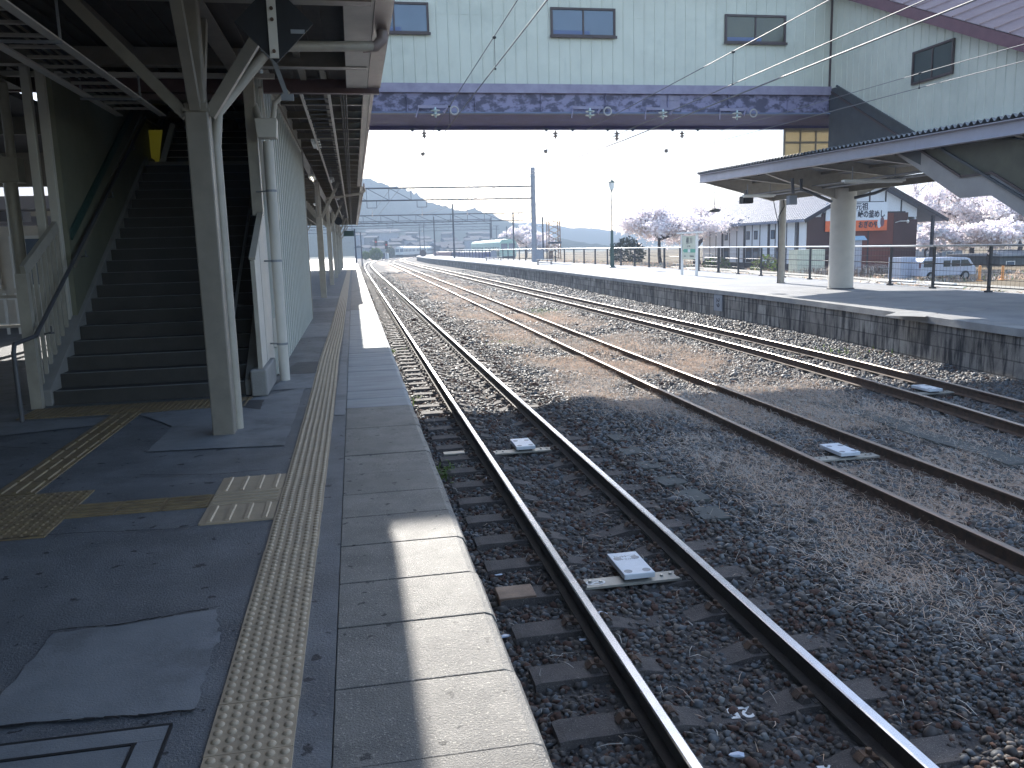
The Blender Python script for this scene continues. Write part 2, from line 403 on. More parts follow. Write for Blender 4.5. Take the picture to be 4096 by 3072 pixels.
# loose ballast stones
PHI = (1 + 5 ** .5) / 2
ICO = np.array([(-1,PHI,0),(1,PHI,0),(-1,-PHI,0),(1,-PHI,0),(0,-1,PHI),(0,1,PHI),(0,-1,-PHI),(0,1,-PHI),(PHI,0,-1),(PHI,0,1),(-PHI,0,-1),(-PHI,0,1)]) / 1.9
ICF = np.array([(0,11,5),(0,5,1),(0,1,7),(0,7,10),(0,10,11),(1,5,9),(5,11,4),(11,10,2),(10,7,6),(7,1,8),(3,9,4),(3,4,2),(3,2,6),(3,6,8),(3,8,9),(4,9,5),(2,4,11),(6,2,10),(8,6,7),(9,8,1)])
def stones(name, px, py, pz, r, mats, mi):
    N = len(px)
    V = np.repeat(ICO[None], N, 0) * (1 + rng.uniform(-.38, .38, (N, 12, 1)))
    V = V * rng.uniform(.62, 1.25, (N, 1, 3)) * np.array([1, 1, .78]) * r[:, None, None]
    a = rng.uniform(0, 6.28, N); b = rng.normal(0, .45, N)
    cb, sb = np.cos(b)[:, None], np.sin(b)[:, None]; y = V[:, :, 1] * cb - V[:, :, 2] * sb; z = V[:, :, 1] * sb + V[:, :, 2] * cb
    ca, sa = np.cos(a)[:, None], np.sin(a)[:, None]; x = V[:, :, 0] * ca - y * sa; y = V[:, :, 0] * sa + y * ca
    V = np.stack([x + px[:, None], y + py[:, None], z + pz[:, None]], 2).reshape(-1, 3)
    F = (ICF[None] + (np.arange(N) * 12)[:, None, None]).reshape(-1, 3)
    return tri_mesh(name, V, F, mats, np.repeat(mi, 20))
def scatter(x0, x1, y0, y1, pitch):
    a = np.arange(x0, x1, pitch); b = np.arange(y0, y1, pitch); X, Y = np.meshgrid(a, b)
    X = X.ravel() + rng.uniform(-.55, .55, X.size) * pitch; Y = Y.ravel() + rng.uniform(-.55, .55, Y.size) * pitch
    return X, Y
XX = []; YY = []; RR = []
for (y0, y1, pitch, rad) in ((1.6, 5, .030, .0265), (5, 9, .034, .030), (9, 14, .046, .038), (14, 22, .058, .042), (22, 44, .085, .054), (44, 100, .16, .075)):
    X, Y = scatter(.5, 13.2, y0, y1, pitch)
    keep = (X < Y * 1.05 + 1.2)
    c3 = np.interp(Y, [p[0] for p in T3], [p[1] for p in T3]); e2 = np.interp(Y, [p[0] for p in P2], [p[1] for p in P2])
    keep &= X < e2 - .02
    weedy = (np.abs(X - 5.8) < 2.0) & (n2(X, Y, .8, 3) + .35 * n2(X, Y, 3, 5) > .05)
    keep &= ~(weedy & (rng.random(X.size) < .72))
    X, Y = X[keep], Y[keep]; XX.append(X); YY.append(Y); RR.append(np.exp(rng.normal(0, .26, X.size)) * rad * .78)
XX = np.concatenate(XX); YY = np.concatenate(YY); RR = np.concatenate(RR)
ZZ = bedz(XX, YY) + rng.uniform(-.012, .02, XX.size)
# stones keep off the tops of the sleepers
SL0, SLP = 5.87 - .61 * 6, .61
ph = ((YY - SL0 + SLP / 2) % SLP) - SLP / 2
on = (np.abs(XX - 2.0) < 1.05) & (np.abs(ph) < .12) & (YY < 60)
midz = np.abs(XX - 2.0) < .23
ZZ = np.where(np.abs(XX - 2.0) < 1.0, ZZ - .008, ZZ)
drop = on & (rng.random(XX.size) < np.where(midz, .45, np.where(XX > 2.65, .5, .965)))
railx = np.zeros(XX.size, bool)
for T in (T1, T2, T3):
    c = np.interp(YY, [p[0] for p in T], [p[1] for p in T])
    for s in (-.535, .535): railx |= np.abs(XX - c - s) < .075
keep = ~drop & ~railx
XX, YY, ZZ, RR = XX[keep], YY[keep], ZZ[keep], RR[keep]
D('stone_a', (.145,.152,.16), .55, (.075,.08,.085), 30, spec=.3); D('stone_b', (.115,.10,.09), .6, (.05,.042,.04), 30, spec=.3)
D('stone_c', (.20,.165,.14), .6, (.10,.08,.066), 30, spec=.3); D('stone_d', (.22,.22,.21), .8, (.15,.15,.145), 30, spec=.3)
D('stone_e', (.12,.068,.05), .9, (.06,.034,.028), 30, spec=.3)
u = rng.random(XX.size); near1 = np.abs(XX - 2) < 1.25
mi = np.where(u < .40, 0, np.where(u < .74, 1, np.where(u < .90, 2, np.where(u < .93, 3, 4))))
mi = np.where((near1) & (rng.random(XX.size) < .45), np.where(rng.random(XX.size) < .6, 1, 4), mi)
st = stones('ballast_stones', XX, YY, ZZ, RR, [M['stone_a'], M['stone_b'], M['stone_c'], M['stone_d'], M['stone_e']], mi)
tag(st, 'loose dark grey and brown ballast stones around the tracks', kind='stuff')

# dry grass lying over the weedy track
def grass(name, px, py, pz, ln, wd, lie, mats, mi, bend=.5):
    N = len(px); a = rng.uniform(0, 6.28, N); t = np.clip(rng.normal(lie, .3, N), .03, 1.5)   # t: lean from the ground
    dx = np.cos(a) * np.cos(t); dy = np.sin(a) * np.cos(t); dz = np.sin(t)
    a2 = a + rng.normal(0, .7, N) * bend; qx, qy = -np.sin(a), np.cos(a)
    P0 = np.stack([px, py, pz], 1); P1 = P0 + np.stack([dx, dy, dz], 1) * (ln * .55)[:, None]
    P2_ = P1 + np.stack([np.cos(a2) * np.cos(t * .3), np.sin(a2) * np.cos(t * .3), np.sin(t * .3) - .12], 1) * (ln * .45)[:, None]
    W = np.stack([qx, qy, np.zeros(N)], 1) * wd[:, None] / 2
    Z = np.array([0, 0, 1.0]) * (wd * .4)[:, None]
    V = np.stack([P0 - W, P0 + W, P1 - W + Z, P1 + W, P2_ - W * .3, P2_ + W * .3], 1).reshape(-1, 3)
    F = np.array([(0,1,3,2),(2,3,5,4)]); F = (F[None] + (np.arange(N) * 6)[:, None, None]).reshape(-1, 4)
    return tri_mesh(name, V, F, mats, np.repeat(mi, 2))
def weedmask(X, Y):
    m = n2(X, Y, .8, 3) + .35 * n2(X, Y, 3, 5); b = 1 - np.clip((np.abs(X - 5.9) - 1.5) / 1.1, 0, 1)
    return m, b
GX = []; GY = []; GS = []
for (y0, y1, n, s) in ((4, 10, 15000, 1), (10, 18, 60000, 1.3), (18, 34, 60000, 1.9), (34, 90, 45000, 3.4)):
    X = rng.uniform(3.2, 9.0, n * 3); Y = rng.uniform(y0, y1, n * 3); m, b = weedmask(X, Y)
    pr = np.clip((m + .55) * 1.3, .03, 1) * b
    k = np.nonzero(rng.random(X.size) < pr)[0][:n]; GX.append(X[k]); GY.append(Y[k]); GS.append(np.full(len(k), s))
X = rng.uniform(.7, 12, 5000); Y = rng.uniform(3, 30, 5000); GX.append(X[X < np.interp(Y, [p[0] for p in P2], [p[1] for p in P2]) - .1]); GY.append(Y[X < np.interp(Y, [p[0] for p in P2], [p[1] for p in P2]) - .1]); GS.append(np.full(len(GX[-1]), 1.1))
GX = np.concatenate(GX); GY = np.concatenate(GY); GS = np.concatenate(GS)
# extra tufts close to the platform-side slope of the weedy track
for cx, cy, n, r in ((4.3,6.5,1500,.7),(4.1,8.2,1200,.6),(3.9,5.4,900,.45),(4.6,12,1100,.7),(3.9,14.3,1600,.6),(4.4,17,1500,.8),(6.6,12,1800,.9),(6.9,16,2400,1.1),(7.2,9.6,900,.7),(6.3,20,2200,1.1)):
    GX = np.append(GX, rng.normal(cx, r * .55, n)); GY = np.append(GY, rng.normal(cy, r, n)); GS = np.append(GS, np.full(n, 1.1))
gl = rng.uniform(.05, .17, GX.size) * GS ** .5
gm = np.where(rng.random(GX.size) < .45 + .25 * n2(GX, GY, .6, 9), 0, 1)
go = grass('dry_grass', GX, GY, bedz(GX, GY) + rng.uniform(.0, .03, GX.size), gl, .0042 * GS * rng.uniform(.7, 1.4, GX.size), .32, [M['straw'], M['straw_grey']], gm)
tag(go, 'dry straw coloured grass matted over the middle track', kind='stuff')
gx = []; gy = []
for cx, cy, r, n in ((6.9,31,.35,120),(7.5,33,.4,160),(.82,9.6,.12,120),(.8,14.5,.15,40),(.72,22,.2,60),(10.9,17.5,.5,60),(4.0,22,.3,50)):
    gx += list(rng.normal(cx, r, n)); gy += list(rng.normal(cy, r * 1.4, n))
gx = np.array(gx); gy = np.array(gy)
tag(grass('green_weeds', gx, gy, bedz(gx, gy), rng.uniform(.08, .2, gx.size), np.full(gx.size, .02), .9, [M['weed']], np.zeros(gx.size, int)), 'green weeds sprouting between the tracks', kind='stuff')

# ------------------------------------------------------------ near platform
EDGE, COP, STRIP0, STRIP1 = .57, -.17, -.60, -.30
cop = [(COP + .003, -.22), (COP + .003, 0), (EDGE - .055, 0), (EDGE - .02, -.015), (EDGE, -.055), (EDGE, -.2), (EDGE - .05, -.22)]
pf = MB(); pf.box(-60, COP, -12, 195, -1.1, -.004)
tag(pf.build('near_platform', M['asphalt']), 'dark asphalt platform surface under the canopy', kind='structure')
b = MB(); b.box(COP, EDGE - .09, -12, 195, -1.1, -.222)
tag(b.build('near_platform_wall', M['wall_masonry']), kind='structure')
bo = MB(); bn = MB(); y = -12.0; k = 0
while y < 192:
    L_ = .56 if y < 30 else 3.0; L_ += rng.uniform(-.05, .05)
    tgt = bn if 8.62 < y < 24.5 else bo; dz = rng.uniform(-.004, .002); ex = rng.uniform(-.006, .004)
    q = [(x + (ex if x > .4 else 0), z + dz) for x, z in cop]
    tgt.prism([(x, y, z) for x, z in q], (0, L_ - rng.uniform(.006, .012), 0), 0); y += L_
g1 = tag(bo.build('platform_edge_slabs', M['coping_old'], bevel=.004), 'weathered pebbly concrete slabs along the near platform edge', kind='structure')
g2 = tag(bn.build('platform_edge_slabs', M['coping_new'], bevel=.004), 'smooth pale concrete edge slabs further along the near platform', kind='structure')
pt = MB()
def flat(mb, pts, z=.004, m=0): mb.face([(p[0], p[1], z) for p in pts], m)
def wob(pts, n=11, a=.011):
    out = []
    for i, p in enumerate(pts):
        q = pts[(i + 1) % len(pts)]
        for k in range(n):
            t = k / n; out.append((p[0] + (q[0] - p[0]) * t + rng.uniform(-a, a) * (k > 0), p[1] + (q[1] - p[1]) * t + rng.uniform(-a, a) * (k > 0)))
    return out
A = [PZ(*p)[:2] for p in ((590,1808),(1140,1782),(1222,1550),(985,1600),(560,1660),(690,1705))]
flat(pt, wob(A)); flat(pt, wob([PZ(*p)[:2] for p in ((40,1690),(430,1670),(400,1700),(0,1745),(-300,1760),(-200,1700))]))
B = [PZ(*p)[:2] for p in ((-60,2860),(215,2535),(865,2440),(880,2545),(775,2845),(0,2905))]
flat(pt, wob(B), .0041)
flat(pt, wob([(-1.13,10.6),(STRIP0-.01,10.6),(STRIP0-.01,12.4),(-.95,12.4)]), .0042)
flat(pt, wob([(-1.3,17),(STRIP0-.01,17),(STRIP0-.01,20.5),(-1.3,20.5)]), .0042)
flat(pt, wob([(-3.2,24.4),(STRIP0-.01,24.4),(STRIP0-.01,26),(-3.2,26)]), .0042)
flat(pt, wob([(-3.2,31),(STRIP0-.01,31),(STRIP0-.01,33),(-3.2,33)]), .0042)
flat(pt, wob([(STRIP1+.01,8.7),(COP-.012,8.7),(COP-.012,24),(STRIP1+.01,24)]), .0042)
tag(pt.build('paving_patches', M['patch']), 'pale concrete patches let into the dark platform asphalt', kind='structure')
pd = MB()
for q in ([(-1.15,11.9),(STRIP0-.02,11.9),(STRIP0-.02,13.2),(-.95,13.2)],):
    flat(pd, wob(q), .006)
flat(pd, wob([PZ(*p)[:2] for p in ((960,1605),(1060,1600),(1040,1640),(960,1630))]), .0065)
tag(pd.build('dark_patches', M['patch_dark']), 'dark new asphalt patches by the staircase', kind='structure')
# cracks in the asphalt: thin sunken-looking strips of tar
cr = MB()
for line in (((560,1903),(870,1900),(1075,1880)), ((0,2160),(300,2135),(700,2120),(800,2105)), ((0,2910),(380,2880),(650,2865),(800,2840)), ((300,1800),(0,1790)), ((190,2530),(500,2500),(880,2430))):
    P = [Vector(PZ(*p)[:2]) for p in line]
    for a, b_ in zip(P, P[1:]):
        d = (b_ - a); nn = Vector((-d.y, d.x)).normalized() * .008
        segs = 8
        for k in range(segs):
            p = a + d * (k / segs) + nn * rng.uniform(-1, 1); q = a + d * ((k + 1) / segs) + nn * rng.uniform(-1, 1); ww = nn * rng.uniform(.3, .9)
            cr.face([(p.x - ww.x, p.y - ww.y, .0075), (q.x - ww.x, q.y - ww.y, .0075), (q.x + ww.x, q.y + ww.y, .0075), (p.x + ww.x, p.y + ww.y, .0075)])
tag(cr.build('tar_seams', M['black']), 'thin dark tar seams across the platform asphalt', kind='structure')

# ------------------------------------------------------------ far platform
path = smooth_path(P2, -14, 232, 0)
s_ = MB(); s_.sweep([(.06,-.16),(.06,-1.1),(.5,-1.1),(.5,-.16)], path)
tag(s_.build('far_platform_wall', M['wall_masonry']), 'stained stone and block wall of the far platform', kind='structure')
s_ = MB(); s_.sweep([(0,-.005),(.0,-.15),(.5,-.15),(.5,.0),(.04,.004)], path)
tag(s_.build('far_platform_edge', M['coping2']), kind='structure')
f = MB(); ys_ = [p[1] for p in path]
for a, b_ in zip(path, path[1:]):
    xa, xb = a[0] + .46, b_[0] + .46; fa, fb = interp(FEN, a[1]) + .35, interp(FEN, b_[1]) + .35
    f.prism([(xa,a[1],-.9),(fa,a[1],-.9),(fa,a[1],-.004),(xa,a[1],-.004)], (0,0,0)) if 0 else None
    f.face([(xa,a[1],-.004),(fa,a[1],-.004),(fb,b_[1],-.004),(xb,b_[1],-.004)]); f.face([(fa,a[1],-.9),(fb,b_[1],-.9),(fb,b_[1],-.004),(fa,a[1],-.004)])
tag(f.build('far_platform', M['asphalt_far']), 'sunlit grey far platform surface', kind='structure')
# yard beyond the fence
f = MB(); YZ = -.3
YOFF = [.3, 6, 11, 230]; YZS = [-.3, -.3, -1.1, -1.1]
def yardz(x, y): return np.interp(np.asarray(x) - np.interp(y, [p[0] for p in FEN], [p[1] for p in FEN]), YOFF, YZS)
ypth = list(range(-20, 330, 8))
for a, b_ in zip(ypth, ypth[1:]):
    for (o0, o1, z0, z1) in zip(YOFF, YOFF[1:], YZS, YZS[1:]):
        fa, fb = interp(FEN, a), interp(FEN, b_); f.face([(fa+o0,a,z0),(fa+o1,a,z1),(fb+o1,b_,z1),(fb+o0,b_,z0)])
f.m = [0, 0, 1] * (len(f.f) // 3)
tag(f.build('yard', [M['yard'], M['field']]), 'pale gravel yard beyond the platform fence', kind='structure')
n = 16000; X = rng.uniform(21.5, 48, n); Y = rng.uniform(62, 110, n); 
X2 = rng.uniform(28.6, 46, 6000); Y2 = rng.uniform(44, 58.5, 6000); X = np.append(X, X2); Y = np.append(Y, Y2)
X3 = np.interp(rng.uniform(20, 90, 5000), [0, 200], [0, 200]); FX = np.interp(X3, [p[0] for p in FEN], [p[1] for p in FEN]); X = np.append(X, FX + rng.uniform(.4, 1.5, 5000)); Y = np.append(Y, X3)
gg = grass('dry_meadow', X, Y, yardz(X, Y), rng.uniform(.15, .5, X.size), rng.uniform(.03, .06, X.size), 1.0, [M['straw'], M['straw_grey'], M['weed']], rng.choice([0, 1, 2], X.size, p=[.45, .47, .08]))
tag(gg, 'dry tall grass growing beyond the fence', kind='stuff')
f = MB()
for pts in (((3540,1262),(3620,1240),(3760,1250),(3700,1268)), ((3760,1240),(3840,1228),(3950,1235),(3890,1250)), ((3620,1232),(3700,1226),(3760,1229),(3690,1238)), ((3440,1188),(3520,1184),(3512,1194),(3450,1197))):
    flat(f, wob([PZ(*p)[:2] for p in pts], 3, .03), .003)
tag(f.build('far_platform_patches', M['coping2']), 'worn white patches on the shaded far platform', kind='structure')

# hills
def ridge(name, prof, Y, depth, material, label, seed, base=-1.2):
    """prof: photo pixels of the skyline, standing at distance Y; the slope comes down towards the viewer"""
    P = [PY(x, y, Y) for x, y in prof]; xs_ = [p.x for p in P]; zs_ = [p.z for p in P]
    nx, ny = 420, 50; X = np.linspace(xs_[0], xs_[-1], nx); top = np.interp(X, xs_, zs_)
    V = []
    for j in range(ny):
        t = j / (ny - 1); yy = Y - depth * t
        prf = (1 - t) ** 1.25
        rid = (n2(X, np.full(nx, yy * .3), 3.2 / depth, seed) * .07 + n2(X, np.full(nx, yy * .6), 9.0 / depth, seed + 1) * .025 + rng.normal(0, .004, nx)) * 4 * t * (1 - t)
        z = base + (top - base) * np.clip(prf + rid, 0, 1.02) + (rng.normal(0, .9 if j < 3 else .35, nx) if j < ny - 1 else 0)
        V.append(np.stack([X, yy + rng.normal(0, 1.5, nx), z], 1))
    V = np.concatenate(V); i = np.arange(nx - 1); j = np.arange(ny - 1); I, J = np.meshgrid(i, j); a = (J * nx + I).ravel()
    o = tri_mesh(name, V, np.stack([a, a + nx, a + nx + 1, a + 1], 1), material, smooth=True)
    return tag(o, label, kind='structure')
ridge('hill', [(-1800,1000),(-600,840),(300,760),(900,690),(1250,690),(1440,712),(1500,722),(1560,742),(1600,752),(1650,770),(1700,800),(1760,822),(1850,846),(1895,832),(1930,850),(1980,868),(2060,900),(2150,955),(2230,1000)], 760, 300, M['hill'], 'hazy wooded mountain behind the gantries on the left', 1)
ridge('hill', [(1500,930),(1800,905),(2000,893),(2150,893),(2230,905),(2300,913),(2390,916),(2440,925),(2490,940),(2530,935),(2600,955),(2800,950),(3100,930),(3500,935),(3800,915),(4100,940),(4700,950),(6500,990)], 1150, 420, M['hill_far'], 'pale blue low ridge along the right horizon', 5)
hz = MB(); hz.box(-1150, 1350, -260, 1500, -2.2, 230)
vm = bpy.data.materials.new('haze'); vm.use_nodes = True; vn = vm.node_tree.nodes; vn.remove(vn['Principled BSDF'])
pv = vn.new('ShaderNodeVolumePrincipled'); pv.inputs['Density'].default_value = .00105; pv.inputs['Color'].default_value = (.60,.74,.95,1); pv.inputs['Anisotropy'].default_value = 0
vm.node_tree.links.new(pv.outputs[0], vn['Material Output'].inputs['Volume'])
tag(hz.build('haze', vm), kind='stuff')

# ------------------------------------------------------------ railway tracks
HW, FW = .033, .0635
RP = [(-FW,-.153),(FW,-.153),(FW,-.143),(.008,-.125),(.008,-.042),(HW,-.03),(HW,-.006),(.024,0),(-.024,0),(-HW,-.006),(-HW,-.03),(-.008,-.042),(-.008,-.125),(-FW,-.143)]
def sleeper_mesh(kind):
    s = MB()
    if kind == 'concrete':
        T = [(-1.06,-.01),(-1.02,.0),(-.36,.0),(-.20,-.042),(.20,-.042),(.36,.0),(1.02,.0),(1.06,-.01)]
        n = len(T)
        for i in range(n - 1):
            (x0, z0), (x1, z1) = T[i], T[i + 1]
            wt = lambda x: .105 if abs(x) > .3 else .085
            a, b_ = wt(x0), wt(x1)
            s.face([(x0,-a,z0),(x1,-b_,z1),(x1,b_,z1),(x0,a,z0)])
            s.face([(x0,-a-.03,z0-.16),(x1,-b_-.03,z1-.16),(x1,-b_,z1),(x0,-a,z0)]); s.face([(x0,a,z0),(x1,b_,z1),(x1,b_+.03,z1-.16),(x0,a+.03,z0-.16)])
        s.face([(-1.06,-.105,-.01),(-1.06,.105,-.01),(-1.06,.135,-.17),(-1.06,-.135,-.17)]); s.face([(1.06,-.105,-.01),(1.06,-.135,-.17),(1.06,.135,-.17),(1.06,.105,-.01)])
        for sx in (-.535, .535):
            s.box(sx-.09, sx+.09, -.08, .08, .0005, .008)
            for q in (-1, 1): s.prism([(sx+q*.105,-.07,0),(sx+q*.125,-.07,.035),(sx+q*.15,-.07,.035),(sx+q*.17,-.07,0)], (0,.14,0), 0)
    else:
        s.box(-1.05, 1.05, -.10, .10, -.14, 0)
    return s
def clip_mesh():
    s = MB(); s.prism([(-.06,-.03,.012),(.06,-.03,.012),(.05,-.03,.028),(-.03,-.03,.045)], (0,.06,0)); s.lathe([(.017,.03),(.017,.062),(.012,.066)], (.01,0,0), 8)
    s.lathe([(.03,.028),(.03,.034)], (.01,0,0), 10); return s
PADZ = RT - .153 - .008
def make_track(name, label, T, y0, y1, top, body, kind, sl_range, nslp, clips, phase=None, smat=None, drop=0):
    t = thing(name, label, 'track', (interp(T, 8), 8, RT))
    ctr = smooth_path(T, y0, y1, RT)
    for s in (-.535, .535):
        P = []
        for i, p in enumerate(ctr):
            a = Vector(ctr[max(i-1,0)]); b_ = Vector(ctr[min(i+1,len(ctr)-1)]); d = (b_ - a).normalized(); P.append((p[0] + d.y * s, p[1] - d.x * s, RT))
        r = MB(); ms = [0] * 14; ms[7] = 1; ms[6] = 1; ms[8] = 1
        r.sweep(RP[::-1], P, [ms[(13 - j - 1) % 14] for j in range(14)]); r.build('rail', [body, top], t)
    sm = sleeper_mesh(kind); base = None; cl0 = None
    y = phase if phase is not None else sl_range[0]; k = 0; far = MB()
    while y < sl_range[1]:
        x = interp(T, y)
        if k < nslp:
            if base is None:
                base = sm.build('sleeper', smat, t, local=True); o = base
                if clips: cl0 = clip_mesh().build('rail_clip', M['rust'], o, local=True); cl0.location = (.535 + .12, 0, 0); first = True
            else:
                o = base.copy(); C.objects.link(o)
            o.location = Vector((x, y, PADZ - drop)) - wloc(t); o.rotation_euler = (0, 0, -math.atan((interp(T, y+1) - interp(T, y-1)) / 2))
            if clips and k < clips:
                for q, sx in enumerate((.535+.12, .535-.12, -.535+.12, -.535-.12)):
                    if k == 0 and q == 0: c = cl0
                    else: c = cl0.copy(); C.objects.link(c); c.parent = o
                    c.location = (sx, 0, 0); c.rotation_euler = (0, 0, math.pi if q % 2 == 0 else 0)
        else:
            for vx, fc in ((sm.v, sm.f),):
                n0 = len(far.v); far.v += [(a + x, b_ + y, c_ + PADZ - drop) for a, b_, c_ in vx]; far.f += [tuple(n0 + i for i in ff) for ff in fc]; far.m += [0] * len(fc)
        y += SLP; k += 1
    if far.v:
        o = far.build('sleeper_run', smat, t); o['kind'] = 'stuff'
    return t
D('railtop_rust', (.30,.24,.20), .42, (.20,.15,.12), 20, metal=.5, fac=.8, stretch=(8,.6,1))
D('railtop_mid', (.40,.34,.30), .38, (.28,.23,.2), 20, metal=.65, fac=.7, stretch=(12,.5,1))
D('railbody_dark', (.035,.026,.024), .75, (.02,.017,.017), 14, bump=.3, bscale=100)
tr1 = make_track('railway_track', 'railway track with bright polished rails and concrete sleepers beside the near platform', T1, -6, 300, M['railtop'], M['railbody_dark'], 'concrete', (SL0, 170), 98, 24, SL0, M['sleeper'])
tr2 = make_track('railway_track', 'rusty overgrown middle railway track with dry grass between its rails', T2, -6, 300, M['railtop_rust'], M['rust'], 'wood', (3.4, 60), 40, 0, 3.4, M['wood_sleeper'], .015)
tr3 = make_track('railway_track', 'dark railway track running along the wall of the far platform', T3, -6, 310, M['railtop_mid'], M['rust'], 'concrete', (6, 90), 60, 0, 6.0, M['sleeper'], .01)
for i, (cx) in enumerate((2.0,)):                      # one pale wooden sleeper plate end beside the near rail
    pass
# ============================================================ NEAR PLATFORM OBJECTS
def domes(mb, x0, y0, nx, ny, px, py, r, h, z, seg=8, m=0):
    for i in range(nx):
        for j in range(ny):
            cx, cy = x0 + (i + .5) * px, y0 + (j + .5) * py; k0 = len(mb.v)
            rings = ((1, 0), (.8, .62), (.45, .95)) if seg > 6 else ((1, 0), (.55, .9))
            for rr, zz in rings:
                for q in range(seg):
                    a = 2 * math.pi * q / seg; mb.v.append((cx + r * rr * math.cos(a), cy + r * rr * math.sin(a), z + h * zz))
            for u in range(len(rings) - 1):
                for q in range(seg):
                    a = k0 + u * seg + q; b = k0 + u * seg + (q + 1) % seg; mb.f.append((a, b, b + seg, a + seg)); mb.m.append(m)
            mb.f.append(tuple(k0 + (len(rings) - 1) * seg + q for q in range(seg))); mb.m.append(m)
t = thing('tactile_paving', 'long dotted yellow beige tactile strip running beside the platform edge slabs', 'tactile paving', (-.45, 6, 0))
tl = MB(); dm = MB(); y = 1.4; TP = .333
while y < 80:
    ox = -.02 * math.exp(-((y - 13.5) / 3) ** 2) + rng.uniform(-.0015, .0015); dz = rng.uniform(-.0008, .0008)
    tl.box(STRIP0 + ox, STRIP1 + ox, y + .0015, y + TP - .0015, -.01, .008 + dz)
    domes(dm, STRIP0 + ox + .003, y + .002, 6, 6, .049, .0548, .0175 if y < 30 else .019, .0085, .008 + dz, 10 if y < 9 else (8 if y < 16 else 6)); y += TP
tl.build('tile_strip', M['tactile'], t); dm.build('raised_dots', M['tactile'], t, smooth=True)
def bars(mb, x0, x1, y0, y1, n, along, z=.006, h=.009, w=.036, m=0):
    for i in range(n):
        if along == 'y':
            c = x0 + (x1 - x0) * (i + .5) / n; mb.prism([(c-w/2,y0+.02,z),(c+w/2,y0+.02,z),(c+w/3,y0+.03,z+h),(c-w/3,y0+.03,z+h)], (0, y1 - y0 - .05, 0), m)
        else:
            c = y0 + (y1 - y0) * (i + .5) / n; mb.prism([(x0+.01,c-w/2,z),(x0+.01,c+w/2,z),(x0+.02,c+w/3,z+h),(x0+.02,c-w/3,z+h)], (x1 - x0 - .03, 0, 0), m)
t = thing('tactile_paving', 'barred beige tactile tile pad joining the dotted strip beside the boarding point', 'tactile paving', (-.83, 5.9, 0))
a = MB()
for (y0, y1, al) in ((5.34, 5.72, 'y'), (5.725, 6.03, 'x'), (6.035, 6.45, 'y')):
    a.box(-1.07, -.607, y0, y1 - .004, -.01, .0075); bars(a, -1.07, -.607, y0, y1, 4, al, .0075)
a.build('barred_tiles', M['tactile'], t)
t = thing('tactile_paving', 'narrow old yellow guide strip with bars leading left from the barred pad', 'tactile paving', (-1.5, 5.87, 0))
a = MB()
for k in range(3):
    x0 = -1.98 + k * .302; a.box(x0, x0 + .299, 5.73, 6.02, -.01, .006); bars(a, x0, x0 + .299, 5.73, 6.02, 4, 'x')
a.build('guide_bars', M['tactile_old'], t)
t = thing('tactile_paving', 'square field of worn dotted tactile tiles at the left picture edge', 'tactile paving', (-2.5, 5.9, 0))
a = MB(); d = MB()
for i in range(4):
    for j in range(3):
        x0 = -3.2 + i * .305; y0 = 5.36 + j * .345; a.box(x0, x0 + .302, y0, y0 + .342, -.01, .0065); domes(d, x0 + .004, y0 + .004, 5, 5, .059, .066, .018, .006, .0065, 8)
a.build('tile_field', M['tactile_old'], t); d.build('raised_dots', M['tactile_old'], t, smooth=True)
t = thing('tactile_paving', 'long worn guide strip with bars running up to the staircase', 'tactile paving', (-2.55, 8, 0))
a = MB()
for k in range(9):
    y0 = 6.42 + k * .35; a.box(-2.70, -2.40, y0, y0 + .346, -.01, .006); bars(a, -2.70, -2.40, y0, y0 + .346, 3, 'y', w=.035)
a.build('guide_bars', M['tactile_old'], t)
t = thing('tactile_paving', 'dotted tactile row across the foot of the staircase', 'tactile paving', (-2.5, 9.85, 0))
a = MB(); d = MB()
for k in range(8):
    x0 = -3.68 + k * .3; a.box(x0, x0 + .297, 9.58, 9.88, -.01, .006); a.box(x0, x0 + .297, 9.885, 10.18, -.01, .006); domes(d, x0, 9.58, 5, 10, .059, .06, .017, .006, .006, 8)
a.build('tile_row', M['tactile_old'], t); d.build('raised_dots', M['tactile_old'], t, smooth=True)

# floor hatch, bottom left
t = thing('floor_hatch', 'square concrete floor hatch with dark steel rim and lifting handles', 'hatch', (-1.2, 2.6, 0))
a = MB(); fx0, fx1, fy1, fy0 = -2.1, -.76, 2.97, 2.0
a.box(fx0, fx1, fy1-.09, fy1, -.02, .006); a.box(fx1-.09, fx1, fy0, fy1-.091, -.02, .006); a.box(fx0, fx0+.09, fy0, fy1-.091, -.02, .006)
a.build('hatch_frame', M['patch'], t)
a = MB(); a.box(fx0+.105, fx1-.105, fy0, fy1-.105, -.02, .004); a.build('hatch_lid', M['patch'], t)
a = MB(); a.box(fx0+.088, fx1-.088, fy1-.104, fy1-.0905, -.02, .0075); a.box(fx1-.104, fx1-.0905, fy0, fy1-.105, -.02, .0075); a.box(fx0-.01, fx1+.01, fy1+.001, fy1+.014, -.02, .0066); a.box(fx1+.001, fx1+.012, fy0, fy1, -.02, .0066)
a.build('hatch_rim', M['black'], t)
for x in (-1.07, -1.62):
    a = MB(); a.tube([(x-.03,2.72,.006),(x-.03,2.72,.018),(x+.03,2.74,.018),(x+.03,2.74,.006)], .005, 6); a.build('hatch_handle', M['galv'], t)

